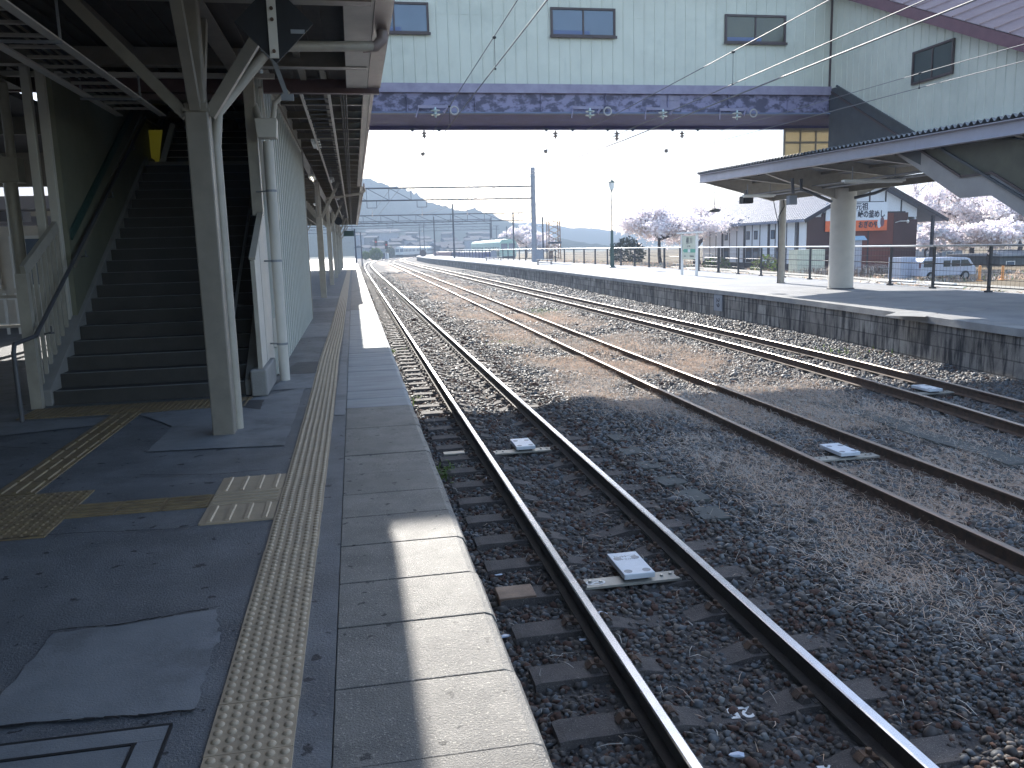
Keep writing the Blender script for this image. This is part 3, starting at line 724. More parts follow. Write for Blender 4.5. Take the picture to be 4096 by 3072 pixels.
# ---- platform canopies
def canopy(name, label, Y0, Y1, xe, ze, beams, cols, deck_z, near=False, xl=-5.0):
    t = thing(name, label, 'canopy', (-1.3, (Y0 + Y1) / 2, 0))
    d = MB(); nrib = 0; x = xl
    d.box(xl, xe - .16, Y0, Y1, deck_z, deck_z + .04)
    while x < xe - .3: d.box(x, x + .05, Y0 + .01, Y1 - .01, deck_z - .03, deck_z - .001); x += .19
    d.build('roof_sheet', M['roofdeck'], t)
    f = MB()
    if near:
        f.box(.04, .33, Y0, Y1, ze, ze + .012); f.box(.32, .332, Y0, Y1, ze + .013, ze + .28); f.build('fascia_board', M['cream_light'], t)
        g = MB(); g.sweep([(-.09,0),(.09,0),(.11,.13),(.10,.13),(.08,.015),(-.08,.015),(-.09,.13),(-.10,.13)], [(.425, Y0, ze - .005), (.425, Y1 - .04, ze - .005)]); g.build('gutter', M['gutter'], t)
    else:
        f.box(xe - .16, xe - .06, Y0, Y1, ze, ze + .012); f.box(xe - .17, xe - .161, Y0, Y1, ze + .0, ze + .16); f.build('fascia_board', M['cream_light'], t)
        g = MB(); g.box(xe - .058, xe, Y0, Y1, ze - .03, ze + .12); g.build('gutter', M['gutter'], t)
    for yb, wb, hb in beams:
        b = MB(); b.box(xl, (.30 if near else xe - .17), yb - wb / 2, yb + wb / 2, deck_z - .035 - hb, deck_z - .036)
        b.box(xl, (.30 if near else xe - .17), yb - wb / 2 - .03, yb + wb / 2 + .03, deck_z - .05 - hb, deck_z - .0355 - hb)
        b.build('cross_beam', M['cream_shaded'] if near else M['cream_dark'], t)
    gz = deck_z - .28
    for xg in ((-1.3, -4.3) if near else (-1.2,)):
        b = MB(); b.box(xg - .10, xg + .10, Y0, Y1, gz - .012, gz); b.box(xg - .01, xg + .01, Y0, Y1, gz + .001, gz + .18); b.build('girder', M['cream_shaded'], t)
    for xp in ((-3.4, -2.5, -.55) if near else (-3.4, -2.3, -.3)):
        b = MB(); b.box(xp - .04, xp + .04, Y0, Y1, deck_z - .14, deck_z - .034); b.build('purlin', M['cream_dark'], t)
    for (cx, cy, ww) in cols:
        c = MB(); c.box(cx - ww / 2, cx + ww / 2, cy - ww / 2, cy + ww / 2, -.02, 3.05); c.box(cx - ww / 2 + .02, cx + ww / 2 - .02, cy - ww / 2 + .02, cy + ww / 2 - .02, 3.04, gz - .013)
        co = c.build('column', M['cream_shaded' if near else 'cream'], t, bevel=.012)
        k = MB(); k.box(cx - ww / 2 - .012, cx + ww / 2 + .012, cy - ww / 2 - .012, cy + ww / 2 + .012, 2.97, 3.0); k.build('collar', M['cream_shaded' if near else 'cream'], co, local=False)
        s = gz - .02
        for p, q in (((cx + ww / 2, cy, 2.95), (cx + .78, cy, s)), ((cx - ww / 2, cy, 2.95), (cx - 1.0, cy, s)), ((cx, cy + ww / 2, 3.0), (cx, cy + .7, s)), ((cx, cy - ww / 2, 3.0), (cx, cy - .7, s))):
            r = MB(); r.bar(p, q, .09, .10); r.build('brace', M['cream_shaded' if near else 'cream'], co)
    return t
cn = canopy('platform_canopy', 'near stretch of the dark platform canopy with wide brown gutter overhead', -45, 12.55, .53, 4.0, [(-36,.1,.2),(-24,.1,.2),(-12,.1,.2),(-6,.1,.2),(-3,.1,.2),(-.4,.1,.2),(2.4,.1,.2),(5.3,.1,.2),(8.35,.1,.2),(11.2,.1,.2)], [(-1.31, 8.17, .20), (-1.31, -3.5, .2)], 4.24, near=True)
b = MB(); b.box(-5, .5, 12.55, 12.66, 3.93, 4.12); b.build('end_beam', M['brown_steel'], cn)
b = MB(); b.box(-4.9, -.9, 11.9, 11.98, 4.0, 4.06); b.build('end_trim', M['cream_light'], cn)
canopy('platform_canopy', 'middle stretch of canopy passing under the footbridge beside the staircase', 12.7, 35.2, .49, 4.3, [(12.9 + 1.55 * k, .06, .12) for k in range(15)], [(-1.16, 31.7, .22)], 4.5, xl=-5)
cf = canopy('platform_canopy', 'far stretch of canopy with a row of cream columns beyond the staircase', 35.2, 88, .62, 4.3, [(36 + 2.3 * k, .06, .12) for k in range(23)], [(-1.15, 43.8, .22), (-1.15, 55.2, .22), (-1.15, 66, .22), (-1.15, 77, .22), (-1.15, 87, .22), (-4.3, 43.8, .16), (-4.3, 60, .16), (-4.3, 77, .16)], 4.5)
b = MB(); b.tube([(.6, 36.2, 4.33), (.64, 36.2, 4.2), (.5, 36.2, 4.08), (-1.0, 36.2, 3.9)], .05); b.build('gutter_pipe', M['cream'], cf, smooth=True)
# downpipe: from the gutter across and down behind the column
dp = MB(); dp.tube([(.43, 9.3, 4.02), (.43, 9.3, 3.90), (.36, 9.3, 3.83), (-.55, 9.05, 3.76), (-.70, 8.9, 3.70), (-1.18, 8.45, 3.02), (-1.21, 8.38, 2.7), (-1.21, 8.34, .0)], .052, 12); dp.build('downpipe', M['cream'], cn, smooth=True)
d = MB(); d.tube([(.43, 9.3, 3.99), (.43, 9.3, 3.90), (.36, 9.3, 3.83), (.22, 9.3, 3.82)], .060, 12); d.build('gutter_elbow', M['gutter'], cn, smooth=True)
# second downpipe with hopper
t = thing('drain_pipe', 'cream downpipe with square hopper head standing by the staircase parapet', 'pipe', (-1.0, 11.4, 0))
d = MB(); d.tube([(-1.0, 11.4, .0), (-1.0, 11.4, 3.12)], .068, 14); d.tube([(-1.08, 11.45, 3.36), (-1.16, 11.7, 3.62)], .045, 10); d.tube([(-.92, 11.4, 3.36), (-.88, 11.4, 3.6), (-.7, 11.4, 3.75)], .035, 10); d.build('pipe', M['cream_light'], t, smooth=True)
d = MB(); d.prism([(-1.12,11.3,3.16),(-.88,11.3,3.16),(-.86,11.3,3.40),(-1.14,11.3,3.40)], (0,.22,0)); d.build('hopper', M['cream_light'], t, bevel=.01)
for z in (.5, 1.6, 2.5):
    d = MB(); d.lathe([(.074,-.015),(.074,.015)], (-1.0,11.4,z), 14); d.bar((-1.0,11.4,z),(-1.2,11.5,z),.02,.02); d.build('pipe_clamp', M['galv'], t)

# cable ladder under the near canopy
t = thing('cable_ladder', 'pale steel cable ladder hanging lengthwise under the canopy roof', 'cable tray', (-2.7, 5, 3.6))
for x in (-2.45, -3.0):
    a = MB(); a.box(x - .045, x + .045, -2, 12.4, 3.585, 3.60); a.box(x - .045, x - .035, -2, 12.4, 3.60, 3.66); a.build('side_rail', M['cream_light'], t)
def rungs(t, x0, x1, z0, z1, y0, y1, step, wd, m):
    a = MB(); a.box(x0, x1, 0, wd, z0, z1); o = a.build('rung', m, t, local=True); o.location = -wloc(t) + Vector((0, y0, 0)); y = y0 + step
    while y < y1: c = o.copy(); C.objects.link(c); c.location = -wloc(t) + Vector((0, y, 0)); y += step
rungs(t, -2.954, -2.496, 3.603, 3.63, -1.5, 12.3, .42, .04, M['cream'])
a = MB()
for k in range(5): a.tube([(-2.9 + k * .09, -2, 3.65), (-2.9 + k * .09 + .02, 5, 3.648), (-2.9 + k * .09, 12.3, 3.65)], .016, 6)
a.build('cables', M['black'], t)
for y in (1.5, 5.0, 8.2, 11.0):
    a = MB(); a.box(-3.08, -3.06, y, y + .02, 3.6, 4.0); a.box(-2.42, -2.40, y, y + .02, 3.6, 4.0); a.box(-3.08, -2.40, y, y+.03, 3.56, 3.584); a.build('hanger', M['galv'], t)
t = thing('cable_ladder', 'thin cable ladder running away under the middle canopy beside the tube lamps', 'cable tray', (-.5, 20, 3.9))
for x in (-.62, -.22):
    a = MB(); a.box(x - .02, x + .02, 12.8, 60, 3.98, 4.03); a.build('side_rail', M['cream_light'], t)
rungs(t, -.599, -.241, 3.985, 4.0, 12.9, 60, .48, .03, M['pipe_dark'])
t = thing('cable_ladder', 'dark conduit bundle running under the middle canopy nearest the tracks', 'cable tray', (-.05, 20, 4.1))
a = MB()
for k in range(3): a.tube([(-.05 + k * .04, 12.8, 4.12), (-.05 + k * .04, 80, 4.12)], .014, 6)
a.build('conduits', M['black'], t)
# diamond stop sign seen from behind
c_ = PY(1096, 92, 6.9)
t = thing('diamond_sign', 'black diamond shaped sign board seen from behind with a pale strap', 'sign', c_)
r = .292
a = MB(); a.prism([(c_.x - r, c_.y, c_.z), (c_.x, c_.y, c_.z - r), (c_.x + r, c_.y, c_.z), (c_.x, c_.y, c_.z + r)], (0, .02, 0)); a.build('board', M['black'], t)
a = MB(); a.bar((c_.x - .012, c_.y - .012, c_.z - .26), (c_.x - .012, c_.y - .012, c_.z + .62), .066, .018); a.build('strap', M['cream_light'], t)
a = MB()
for z in (-.21, .02, .1): a.tube([(c_.x - .012, c_.y - .021, c_.z + z), (c_.x - .012, c_.y - .034, c_.z + z)], .014, 8)
a.build('strap_bolt', M['rust'], t)
a = MB(); a.box(c_.x + .12, c_.x + .225, c_.y - .006, c_.y - .001, c_.z - .075, c_.z - .045); a.build('label_plate', M['galv'], t)
# bracket seen below the diamond
t = thing('hanging_bracket', 'bent flat steel bracket hanging below the canopy behind the diamond sign', 'bracket', (-.6, 8.6, 3.9))
P = [PY(*p) for p in ((1050, 195, 8.8), (1095, 240, 8.8), (1150, 390, 8.8))]
a = MB(); [a.bar(P[i], P[i+1], .045, .02, up=(0,1,0)) for i in range(2)]; a.bar(P[2] + Vector((-.06,0,0)), P[2] + Vector((.06,0,0)), .05, .06); a.bar(P[0], P[0] + Vector((0,0,.35)), .045, .02); a.build('bracket_bar', M['galv'], t)

# tube lamps under the canopy
def tube_lamp(p, label, L_=1.25, along='y', lit=False, group='tube lamps under the canopies'):
    t = thing('tube_lamp', label, 'lamp', p, group=group)
    dx, dy = (0, L_ / 2) if along == 'y' else (L_ / 2, 0)
    a = MB(); x, y, z = p; wx, wy = (.09, dy) if along == 'y' else (dx, .09); a.box(x - wx, x + wx, y - wy, y + wy, z - .06, z); a.build('lamp_body', M['lamp_white'], t, bevel=.01)
    a = MB(); a.tube([(x - dx * .95, y - dy * .95, z - .08), (x + dx * .95, y + dy * .95, z - .08)], .018, 8); a.build('tube', M['added_glow'] if lit else M['lamp_white'], t, smooth=True)
    a = MB()
    for s in (-1, 1): a = MB(); a.box(x + s * wx * (0 if along == 'y' else .7) - .012, x + s * wx * (0 if along == 'y' else .7) + .012, y + s * dy * .7 - .012, y + s * dy * .7 + .012, z + .001, z + .35); a.build('hanger', M['galv'], t)
    return t
tube_lamp(PZ(1265, 570, 4.08), 'white tube lamp nearest the footbridge stair top under the middle canopy')
tube_lamp(PZ(1325, 715, 4.08), 'smaller white tube lamp further along the middle canopy')
tube_lamp(PZ(1248, 706, 4.0), 'added glowing tube standing in for a sunlit patch beside the staircase wall', lit=True)  # added glow in place of sunlit siding
tube_lamp(PZ(1350, 790, 4.08), 'tiny tube lamp at the start of the far canopy')
tube_lamp(PZ(1262, 815, 4.05), 'distant tube lamp above the first cream far column')
tube_lamp((-2.1, 3.2, 3.75), 'unlit tube lamp overhead near the camera')
tube_lamp((-4.1, 13.5, 3.4), 'unlit tube lamp left of the staircase', .8)
# round clock hanging further on
c_ = PY(1353, 884, 46)
t = thing('hanging_clock', 'dark round clock hanging on a rod below the far canopy', 'clock', c_)
a = MB(); k0 = 16; a.prism([(c_.x + .21 * math.cos(2*math.pi*i/k0), c_.y - .05, c_.z + .21 * math.sin(2*math.pi*i/k0)) for i in range(k0)], (0, .1, 0)); a.build('clock_case', M['black'], t)
a = MB(); a.tube([(c_.x, c_.y, c_.z + .2), (c_.x, c_.y, 4.2)], .02, 6); a.build('rod', M['pipe_dark'], t)
c_ = PY(1395, 934, 85)
t = thing('hanging_sign_box', 'small dark green hanging sign box at the end of the far canopy', 'sign', c_)
a = MB(); a.box(c_.x - .5, c_.x + .5, c_.y - .1, c_.y + .1, c_.z - .27, c_.z + .27); a.build('sign_case', M['green_metal'], t)
a = MB(); a.tube([(c_.x - .35, c_.y, c_.z + .2), (c_.x - .35, c_.y, 4.45)], .02, 6); a.tube([(c_.x + .35, c_.y, c_.z + .2), (c_.x + .35, c_.y, 4.45)], .02, 6); a.build('rods', M['pipe_dark'], t)

# ---- staircase to the footbridge
SX0, SX1, SY = -3.55, -1.38, 10.38
RISE, TREAD = .165, .30
t = thing('staircase', 'dark concrete staircase climbing from the near platform to the footbridge', 'staircase', (-2.5, SY, 0))
ST = t
s = MB(); nzs = []; y, z = SY, 0.0; side = [(SY, 0)]
for fl, n in ((0, 20), (1, 15)):
    for k in range(n):
        s.face([(SX0,y,z),(SX1,y,z),(SX1,y,z+RISE),(SX0,y,z+RISE)]); s.face([(SX0,y,z+RISE),(SX1,y,z+RISE),(SX1,y+TREAD,z+RISE),(SX0,y+TREAD,z+RISE)])
        nzs.append((y, z))
        z += RISE; y += TREAD
    if fl == 0:
        s.face([(SX0,y,z),(SX1,y,z),(SX1,y+1.2,z),(SX0,y+1.2,z)]); y += 1.2
TOPY, TOPZ = y, z
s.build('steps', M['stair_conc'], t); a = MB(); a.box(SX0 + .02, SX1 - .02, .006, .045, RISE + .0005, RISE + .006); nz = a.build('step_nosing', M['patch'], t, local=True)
for i, (y_, z_) in enumerate(nzs):
    if i == 20: a = MB(); a.box(SX0 + .02, SX1 - .02, .004, .06, RISE + .0005, RISE + .012); nz = a.build('step_nosing', M['cream_light'], t, local=True)  # upper flight nosings in lighter cream: light from the windows above, painted in
    o = nz if i in (0, 20) else nz.copy()
    if i not in (0, 20): C.objects.link(o)
    o.location = Vector((0, y_, z_)) - wloc(t)
def slope_z(y):
    """height of the step line"""
    if y < SY: return 0
    a = min(y, SY + 20 * TREAD) - SY; b_ = max(0, y - (SY + 20 * TREAD + 1.2)); return (a + b_) * RISE / TREAD
Y1_, Y2_, Y3_ = SY + 6.0, SY + 7.2, TOPY
def stair_side(mb, x0, x1, lo, hi, y0=SY, y1=TOPY, m=0, zmin=None):
    ys = [y0] + [q for q in (Y1_, Y2_) if y0 < q < y1] + [y1]
    low = [max(slope_z(q) + lo, zmin if zmin is not None else -9) for q in ys]; up = [slope_z(q) + hi for q in ys]
    for i in range(len(ys) - 1):
        mb.prism([(x0, ys[i], low[i]), (x0, ys[i+1], low[i+1]), (x0, ys[i+1], up[i+1]), (x0, ys[i], up[i])], (x1 - x0, 0, 0), m)
cb = MB(); stair_side(cb, SX0 - .17, SX0 - .001, -.3, .19, SY - .05, zmin=-.0); cb.build('curb', M['concrete'], t, bevel=.01)
cb = MB(); stair_side(cb, SX1 + .001, SX1 + .17, -.3, .19, SY - .05, zmin=-.0); cb.build('curb', M['concrete'], t, bevel=.01)
sf = MB(); stair_side(sf, SX0 - .16, SX1 + .16, -.42, -.32, SY + .7, zmin=.02); sf.build('soffit_slab', M['concrete'], t)
# inner left wall of the enclosure, above the steps
wl = MB(); ya = 11.75
ys = [ya, Y1_, Y2_, TOPY, 25.0]
wl.prism([(SX0-.12, ya, slope_z(ya) + .19)] + [(SX0-.12, q, slope_z(min(q, TOPY)) + .19) for q in (Y1_, Y2_, TOPY, 25.0)] + [(SX0-.12, 25.0, 8.2), (SX0-.12, ya + 6, 8.2), (SX0-.12, ya, 4.9)], (.06, 0, 0))
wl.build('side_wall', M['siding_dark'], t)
wr = MB()
wr.prism([(SX1+.20, 12.0, .0), (SX1+.20, 22.0, .0), (SX1+.20, 22.0, 8.2), (SX1+.20, 18, 8.2), (SX1+.20, 12.0, 4.9)], (.05, 0, 0))
y = 12.05
while y < 21.9: wr.box(SX1 + .2505, SX1 + .272, y, y + .05, .02, 4.1); y += .42
wr.build('side_wall', M['siding_white'], t)
rf = MB(); rf.face([(SX0-.3,ya,4.91),(SX1+.3,ya,4.91),(SX1+.3,ya+6,8.21),(SX0-.3,ya+6,8.21)]); rf.face([(SX0-.3,ya+6,8.21),(SX1+.3,ya+6,8.21),(SX1+.3,25,8.25),(SX0-.3,25,8.25)])
rf.face([(SX0-.1,ya+3,6.3),(SX1+.1,ya+3,6.3),(SX1+.1,ya+3,4.2),(SX0-.1,ya+3,4.2)]); rf.build('enclosure_roof', M['maroon_roof'], t)
b = MB(); b.box(SX0 - .05, SX1 + .19, Y1_ + .02, Y1_ + .1, slope_z(Y1_) - .0, slope_z(Y1_) + .10); b.build('landing_edge', M['cream_dark'], t)
b = MB()
for k in range(9): b.box(SX0, SX1, TOPY - .5 - k * .001, TOPY - .45, 5.95 + k * .25, 6.0 + k * .25)
b.build('top_slats', M['patch'], t)
# yellow panel at the landing, upper left; reflected light put in as faint emission
p = PX(575, 470, SX0 - .05); q = PX(648, 705, SX0 - .05)
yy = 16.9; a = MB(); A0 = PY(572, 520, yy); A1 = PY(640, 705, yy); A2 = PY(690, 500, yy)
a.prism([(A0.x, yy, A0.z), (A0.x + .02, yy, A1.z + .05), (A1.x - .03, yy, A1.z), (A1.x + .05, yy, A1.z + .5), (A1.x + .12, yy, A0.z)], (0, .02, 0)); a.build('yellow_panel', M['yellow_painted_glow'], t)
a = MB(); a.bar((A0.x + .22, yy - .06, A1.z), (A0.x + .55, yy - .06, A0.z + .1), .10, .05, up=(0,1,0)); a.build('panel_strip', M['cream'], t)
a = MB(); a.tube([(A0.x + .05, yy - .05, A1.z + .02), (A0.x + .30, yy - .05, A1.z + .03)], .018, 8); a.build('panel_edge_glow', M['added_glow'], t)  # glowing tube added for the bright lower edge of the panel
# dark stripe handrails on the left wall
def handrail(x, off, r, y0, y1, material, name='handrail', foot=True, parent=ST):
    h = MB(); P = [(x, q, slope_z(q) + off) for q in [y0] + [v for v in (Y1_, Y2_) if y0 < v < y1] + [y1]]
    if foot: P = [(x - .02, y0 - .6, .0), (x - .02, y0 - .6, slope_z(y0) + off - .12), (x - .02, y0 - .55, slope_z(y0) + off - .03)] + P
    h.tube(P, r, 10); o = h.build(name, material, parent, smooth=True)
    k = y0 + .5
    while k < y1:
        bb = MB(); z_ = slope_z(k) + off; bb.tube([(x, k, z_), (x, k, z_ - .07), (x - .08 * (1 if x < -2.5 else -1), k, z_ - .09)], .01, 6); bb.lathe([(.03,-.01),(.03,.01)], (x, k, z_ - .08), 8); bb.build('rail_bracket', M['pipe_dark'], o); k += 1.6
    return o
handrail(SX0 + .02, .86, .024, 10.0, 21, M['pipe_dark'])
handrail(SX1 - .10, .86, .02, 10.4, 21, M['galv'], foot=False)
b = MB(); stair_side(b, SX0 - .055, SX0 - .03, 1.16, 1.30, 11.8, TOPY); b.build('wall_stripe', M['green_metal'], t)
b = MB(); stair_side(b, SX0 - .055, SX0 - .03, .80, .93, 11.8, TOPY); b.build('wall_stripe', M['cream_dark'], t)
# parapet at the foot of the stairs, track side
b = MB(); x0, x1 = SX1 + .175, SX1 + .215
b.prism([(x0, 10.35, .0), (x0, 12.0, .0), (x0, 12.0, 2.36), (x0, 11.6, 2.2), (x0, 10.35, 1.62)], (x1 - x0, 0, 0)); b.build('parapet_panel', M['cream_light'], t)
b = MB(); b.bar((x1 - .02, 10.33, 1.64), (x1 - .02, 11.65, 2.24), .075, .03); b.bar((x1-.02,10.36,0),(x1-.02,10.36,1.62), .05,.05); b.bar((x1-.02,11.0,0),(x1-.02,11.0,1.93), .045,.045); b.build('parapet_frame', M['cream'], t)
b = MB(); b.box(x0 - .08, x0 + .06, 11.62, 11.76, 2.2, 4.2); b.build('post', M['cream'], t, bevel=.008)
b = MB(); b.box(x0 - .09, x0 + .10, 10.2, 11.4, .0, .32); b.build('parapet_plinth', M['concrete'], t, bevel=.02)
for p, q in (((x1 + .03, 11.75, 3.4), (x1 + .04, 12.6, .6)), ((x1 + .03, 12.9, 3.6), (x1 + .03, 11.9, .4)), ((x1 + .06, 12.0, 3.9), (x1 + .06, 13.4, 2.2))):
    b = MB(); b.bar(p, q, .05, .05); b.build('diagonal_brace', M['cream_light'], t)
b = MB(); b.box(x1 - .02, x1 + .06, 21.95, 22.05, 0, 4.2); b.box(x1 - .3, x1 - .22, 24.2, 24.3, 0, 4.2); b.box(x1-.3, x1 - .25, 22.1, 24.1, .1, 2.6); b.build('door_frame', M['cream_dark'], t)
# left barrier with vertical bars beside the first steps
t2 = thing('barrier_railing', 'cream barred railing on the left side of the first steps', 'railing', (-3.72, 11, 0))
xb = SX0 - .13; pA = PX(92, 1085, xb); pB = PX(222, 905, xb)
b = MB(); b.bar(pA, pB, .05, .13, up=(0,0,1)); b.build('top_rail', M['cream'], t2)
b = MB()
for k in range(8):
    f_ = k / 7; y_ = pA.y + (pB.y - pA.y) * f_; z_ = pA.z + (pB.z - pA.z) * f_; b.box(xb - .02, xb + .02, y_ - .02, y_ + .02, slope_z(y_) + .17, z_ - .04)
b.build('upright_bars', M['cream'], t2)
b = MB(); b.box(xb - .06, xb + .06, pA.y - .09, pA.y - .0, .0, pA.z - .03); b.build('end_post', M['cream'], t2)
for k, xx in enumerate((SX0 - .17, SX0 - .34)):
    t3 = thing('steel_post', ('pale square post at the corner of the stair enclosure wall', 'pale square post just left of the stair corner post')[k], 'post', (xx, 11.7, 0))
    b = MB(); b.box(xx - .05, xx + .05, 11.66, 11.76, 0, 4.3); b.build('post_shaft', M['cream_light'], t3, bevel=.005); b = MB(); b.box(xx-.07, xx+.07, 11.64, 11.78, 0, .012); b.build('foot_plate', M['cream'], t3)
t3 = thing('drain_pipe', 'large cream downpipe with box head left of the stair enclosure', 'pipe', (-4.35, 12.1, 0))
b = MB(); b.tube([(-4.35, 12.1, 0), (-4.35, 12.1, 2.72)], .085, 14); b.tube([(-4.3, 12.1, 3.0), (-4.3, 12.1, 4.2)], .06, 12); b.tube([(-4.45,12.1,2.98),(-4.75,12.0,3.4),(-4.8,12.0,4.2)], .07, 10); b.build('pipe', M['cream'], t3, smooth=True)
b = MB(); b.box(-4.48, -4.20, 11.98, 12.24, 2.70, 3.02); b.build('hopper', M['cream'], t3, bevel=.01)

# unseen building behind and left of the viewer, added to block light
t = thing('unseen_building', 'long unseen building added along the back of the near platform to block light', 'building', (-9, -18, 0))
b = MB(); b.box(-16, -5.25, -45, 10.6, 0, 4.6); b.build('wall', M['cream_dark'], t)
b = MB(); b.prism([(-16.5, -45.4, 4.61), (-4.9, -45.4, 4.61), (-10.5, -45.4, 6.8)], (0, 56.4, 0)); b.build('roof', M['maroon_roof'], t)
for k in range(9):
    y = -42 + k * 5.6; b = MB(); b.box(-5.249, -5.20, y, y + 1.8, 1.0, 2.3); o = b.build('window', M['frame_brown'], t); b = MB(); b.box(-5.199, -5.19, y + .06, y + 1.74, 1.06, 2.24); b.build('pane', M['glass'], o)
# ---- seen beyond the stairs on the left: station house, fence, shrubs
t = thing('station_house', 'pale low station building seen through the railing at far left', 'building', (-10, 24, 0))
b = MB(); b.box(-17, -6.9, 23, 30, -.0, 2.9); b.build('wall', M['cream_light'], t)
b = MB(); b.box(-17.3, -6.7, 22.2, 30.4, 2.92, 3.22); b.build('roof', M['fasc2'], t)
b = MB(); b.prism([(-17.3,22.3,3.23),(-6.8,22.3,3.23),(-6.8,26,3.75),(-17.3,26,3.75)], (0,.05,0)); b.build('roof_panel', M['grey_wall'], t)
for x in (-14.2, -12.4, -10.6, -9.2, -8.0):
    o = MB(); o.box(x - .45, x + .45, 22.93, 22.999, 1.0, 2.3); o = o.build('window', M['white'], t); q = MB(); q.box(x - .38, x + .38, 22.90, 22.929, 1.08, 2.22); q.build('pane', M['glass'], o)
t = thing('shelter_frame', 'white steel shelter frame standing in the sun left of the staircase', 'shelter', (-7.5, 17.5, 0))
for x, y in ((-8.9, 17), (-7.9, 17), (-6.9, 17), (-6.1, 17), (-8.9, 19), (-6.1, 19)):
    b = MB(); b.box(x - .05, x + .05, y - .05, y + .05, 0, 2.4); b.build('post', M['cream_light'], t)
b = MB(); b.box(-9.2, -5.9, 16.8, 17.2, 2.4, 2.58); b.box(-9.2, -5.9, 18.8, 19.2, 2.4, 2.58); b.build('header_beam', M['fasc2'], t)
b = MB(); b.box(-9.0, -6.0, 16.98, 17.02, 1.0, 1.06); b.box(-9.0, -6.0, 16.98, 17.02, .45, .5); b.build('cross_rail', M['cream_light'], t)
b = MB(); b.box(-8.8, -7.95, 17.01, 17.03, 1.06, 1.6); b.box(-7.85, -6.95, 17.01, 17.03, .5, 1.0); b.build('infill_panel', M['plaster'], t)
t = thing('side_roof', 'dark low roof over the passage left of the staircase', 'roof', (-9, 15, 0))
b = MB(); b.box(-14, -5.02, 9.5, 22, 4.2, 4.3); b.build('roof_sheet', M['roofdeck'], t)
b = MB(); b.box(-14, -5.02, 21.9, 22.1, 3.42, 4.199); b.box(-14, -5.02, 16.5, 16.62, 3.9, 4.199); b.build('beam', M['cream_dark'], t)
for x in (-5.6, -9.5, -13): b = MB(); b.box(x - .07, x + .07, 21.9, 22.04, 0, 3.419); b.build('post', M['cream'], t)
t = thing('picket_fence', 'low pale fence at the far left beyond the platform', 'fence', (-7, 21, 0))
b = MB()
for k in range(26): b.box(-12 + k * .25, -11.94 + k * .25, 20.98, 21.02, 0, .95)
b.box(-12, -5.7, 21.0, 21.04, .8, .86); b.box(-12, -5.7, 21.0, 21.04, .2, .26); b.build('pickets', M['white'], t)
t = thing('waiting_room', 'pale waiting room block seen between the far canopy columns', 'building', (-5.5, 50, 0))
b = MB(); b.box(-9, -5.3, 40, 46, 0, 2.8); b.build('wall', M['grey_wall'], t); b = MB(); b.box(-9.3, -5.1, 39.7, 46.3, 2.8, 3.0); b.build('roof', M['cream_light'], t)
o = MB(); o.box(-7.6, -6.2, 39.93, 39.999, .9, 2.2); o.build('window', M['glass'], t)
b = MB(); b.box(-3.7, -3.55, 24.6, 30.5, 0, 3.9); tag(b.build('partition_wall', M['plaster']), 'pale partition wall beyond the staircase under the canopy', 'wall')
def bush(name, label, c, rx, ry, rz, n, size, mats, cat='shrub', group=None):
    t = thing(name, label, cat, (c[0], c[1], c[2] - rz), group=group)
    u = rng.normal(0, 1, (n, 3)); u /= np.linalg.norm(u, axis=1)[:, None]; rad = rng.uniform(.45, 1, n) ** .5 * (1 + .18 * n2(u[:, 0] * 3, u[:, 1] * 3 + u[:, 2] * 2, 1.0, 4))
    P = u * rad[:, None] * np.array([rx, ry, rz]) + np.array([0, 0, rz]); P[:, 2] = np.maximum(P[:, 2], .02)
    a = rng.normal(0, 1, (n, 3)); a /= np.linalg.norm(a, axis=1)[:, None]; b_ = np.cross(a, rng.normal(0, 1, (n, 3))); b_ /= np.linalg.norm(b_, axis=1)[:, None]
    s = size * rng.uniform(.6, 1.3, (n, 1)); V = np.stack([P - a * s, P - b_ * s * .6, P + a * s, P + b_ * s * .6], 1).reshape(-1, 3)
    F = np.arange(4 * n).reshape(-1, 4); tri_mesh('foliage', V, F, mats, rng.integers(0, len(mats), n), parent=t)
    st_ = MB()
    for k in range(4): st_.tube([(rng.uniform(-.1,.1),rng.uniform(-.1,.1),0),(rng.uniform(-.5,.5)*rx,rng.uniform(-.5,.5)*ry,rz*1.2)], [.05*rz,.015*rz], 5)
    st_.build('stem', M['bark'], t, local=True)
    return t
bush('shrub', 'green leafy shrub between the far left canopy posts', (-6.2, 62, 1.1), 2.6, 2.5, 1.3, 1500, .16, [M['leaf'], M['weed']])
bush('shrub', 'round bright green bush beside the distant track curve', PY(1503, 1018, 230) , 1.9, 1.8, 1.7, 1500, .22, [M['weed'], M['leaf']])
bush('shrub', 'small yellow green bush left of the distant round bush', PY(1462, 1022, 225) , 1.2, 1.1, 1.1, 700, .2, [M['weed'], M['leaf']])
bush('shrub', 'dark shrub behind the far track curve left of the white train', PY(1562, 1012, 285) , 1.8, 1.5, 2.0, 900, .25, [M['leaf_dark'], M['leaf']])
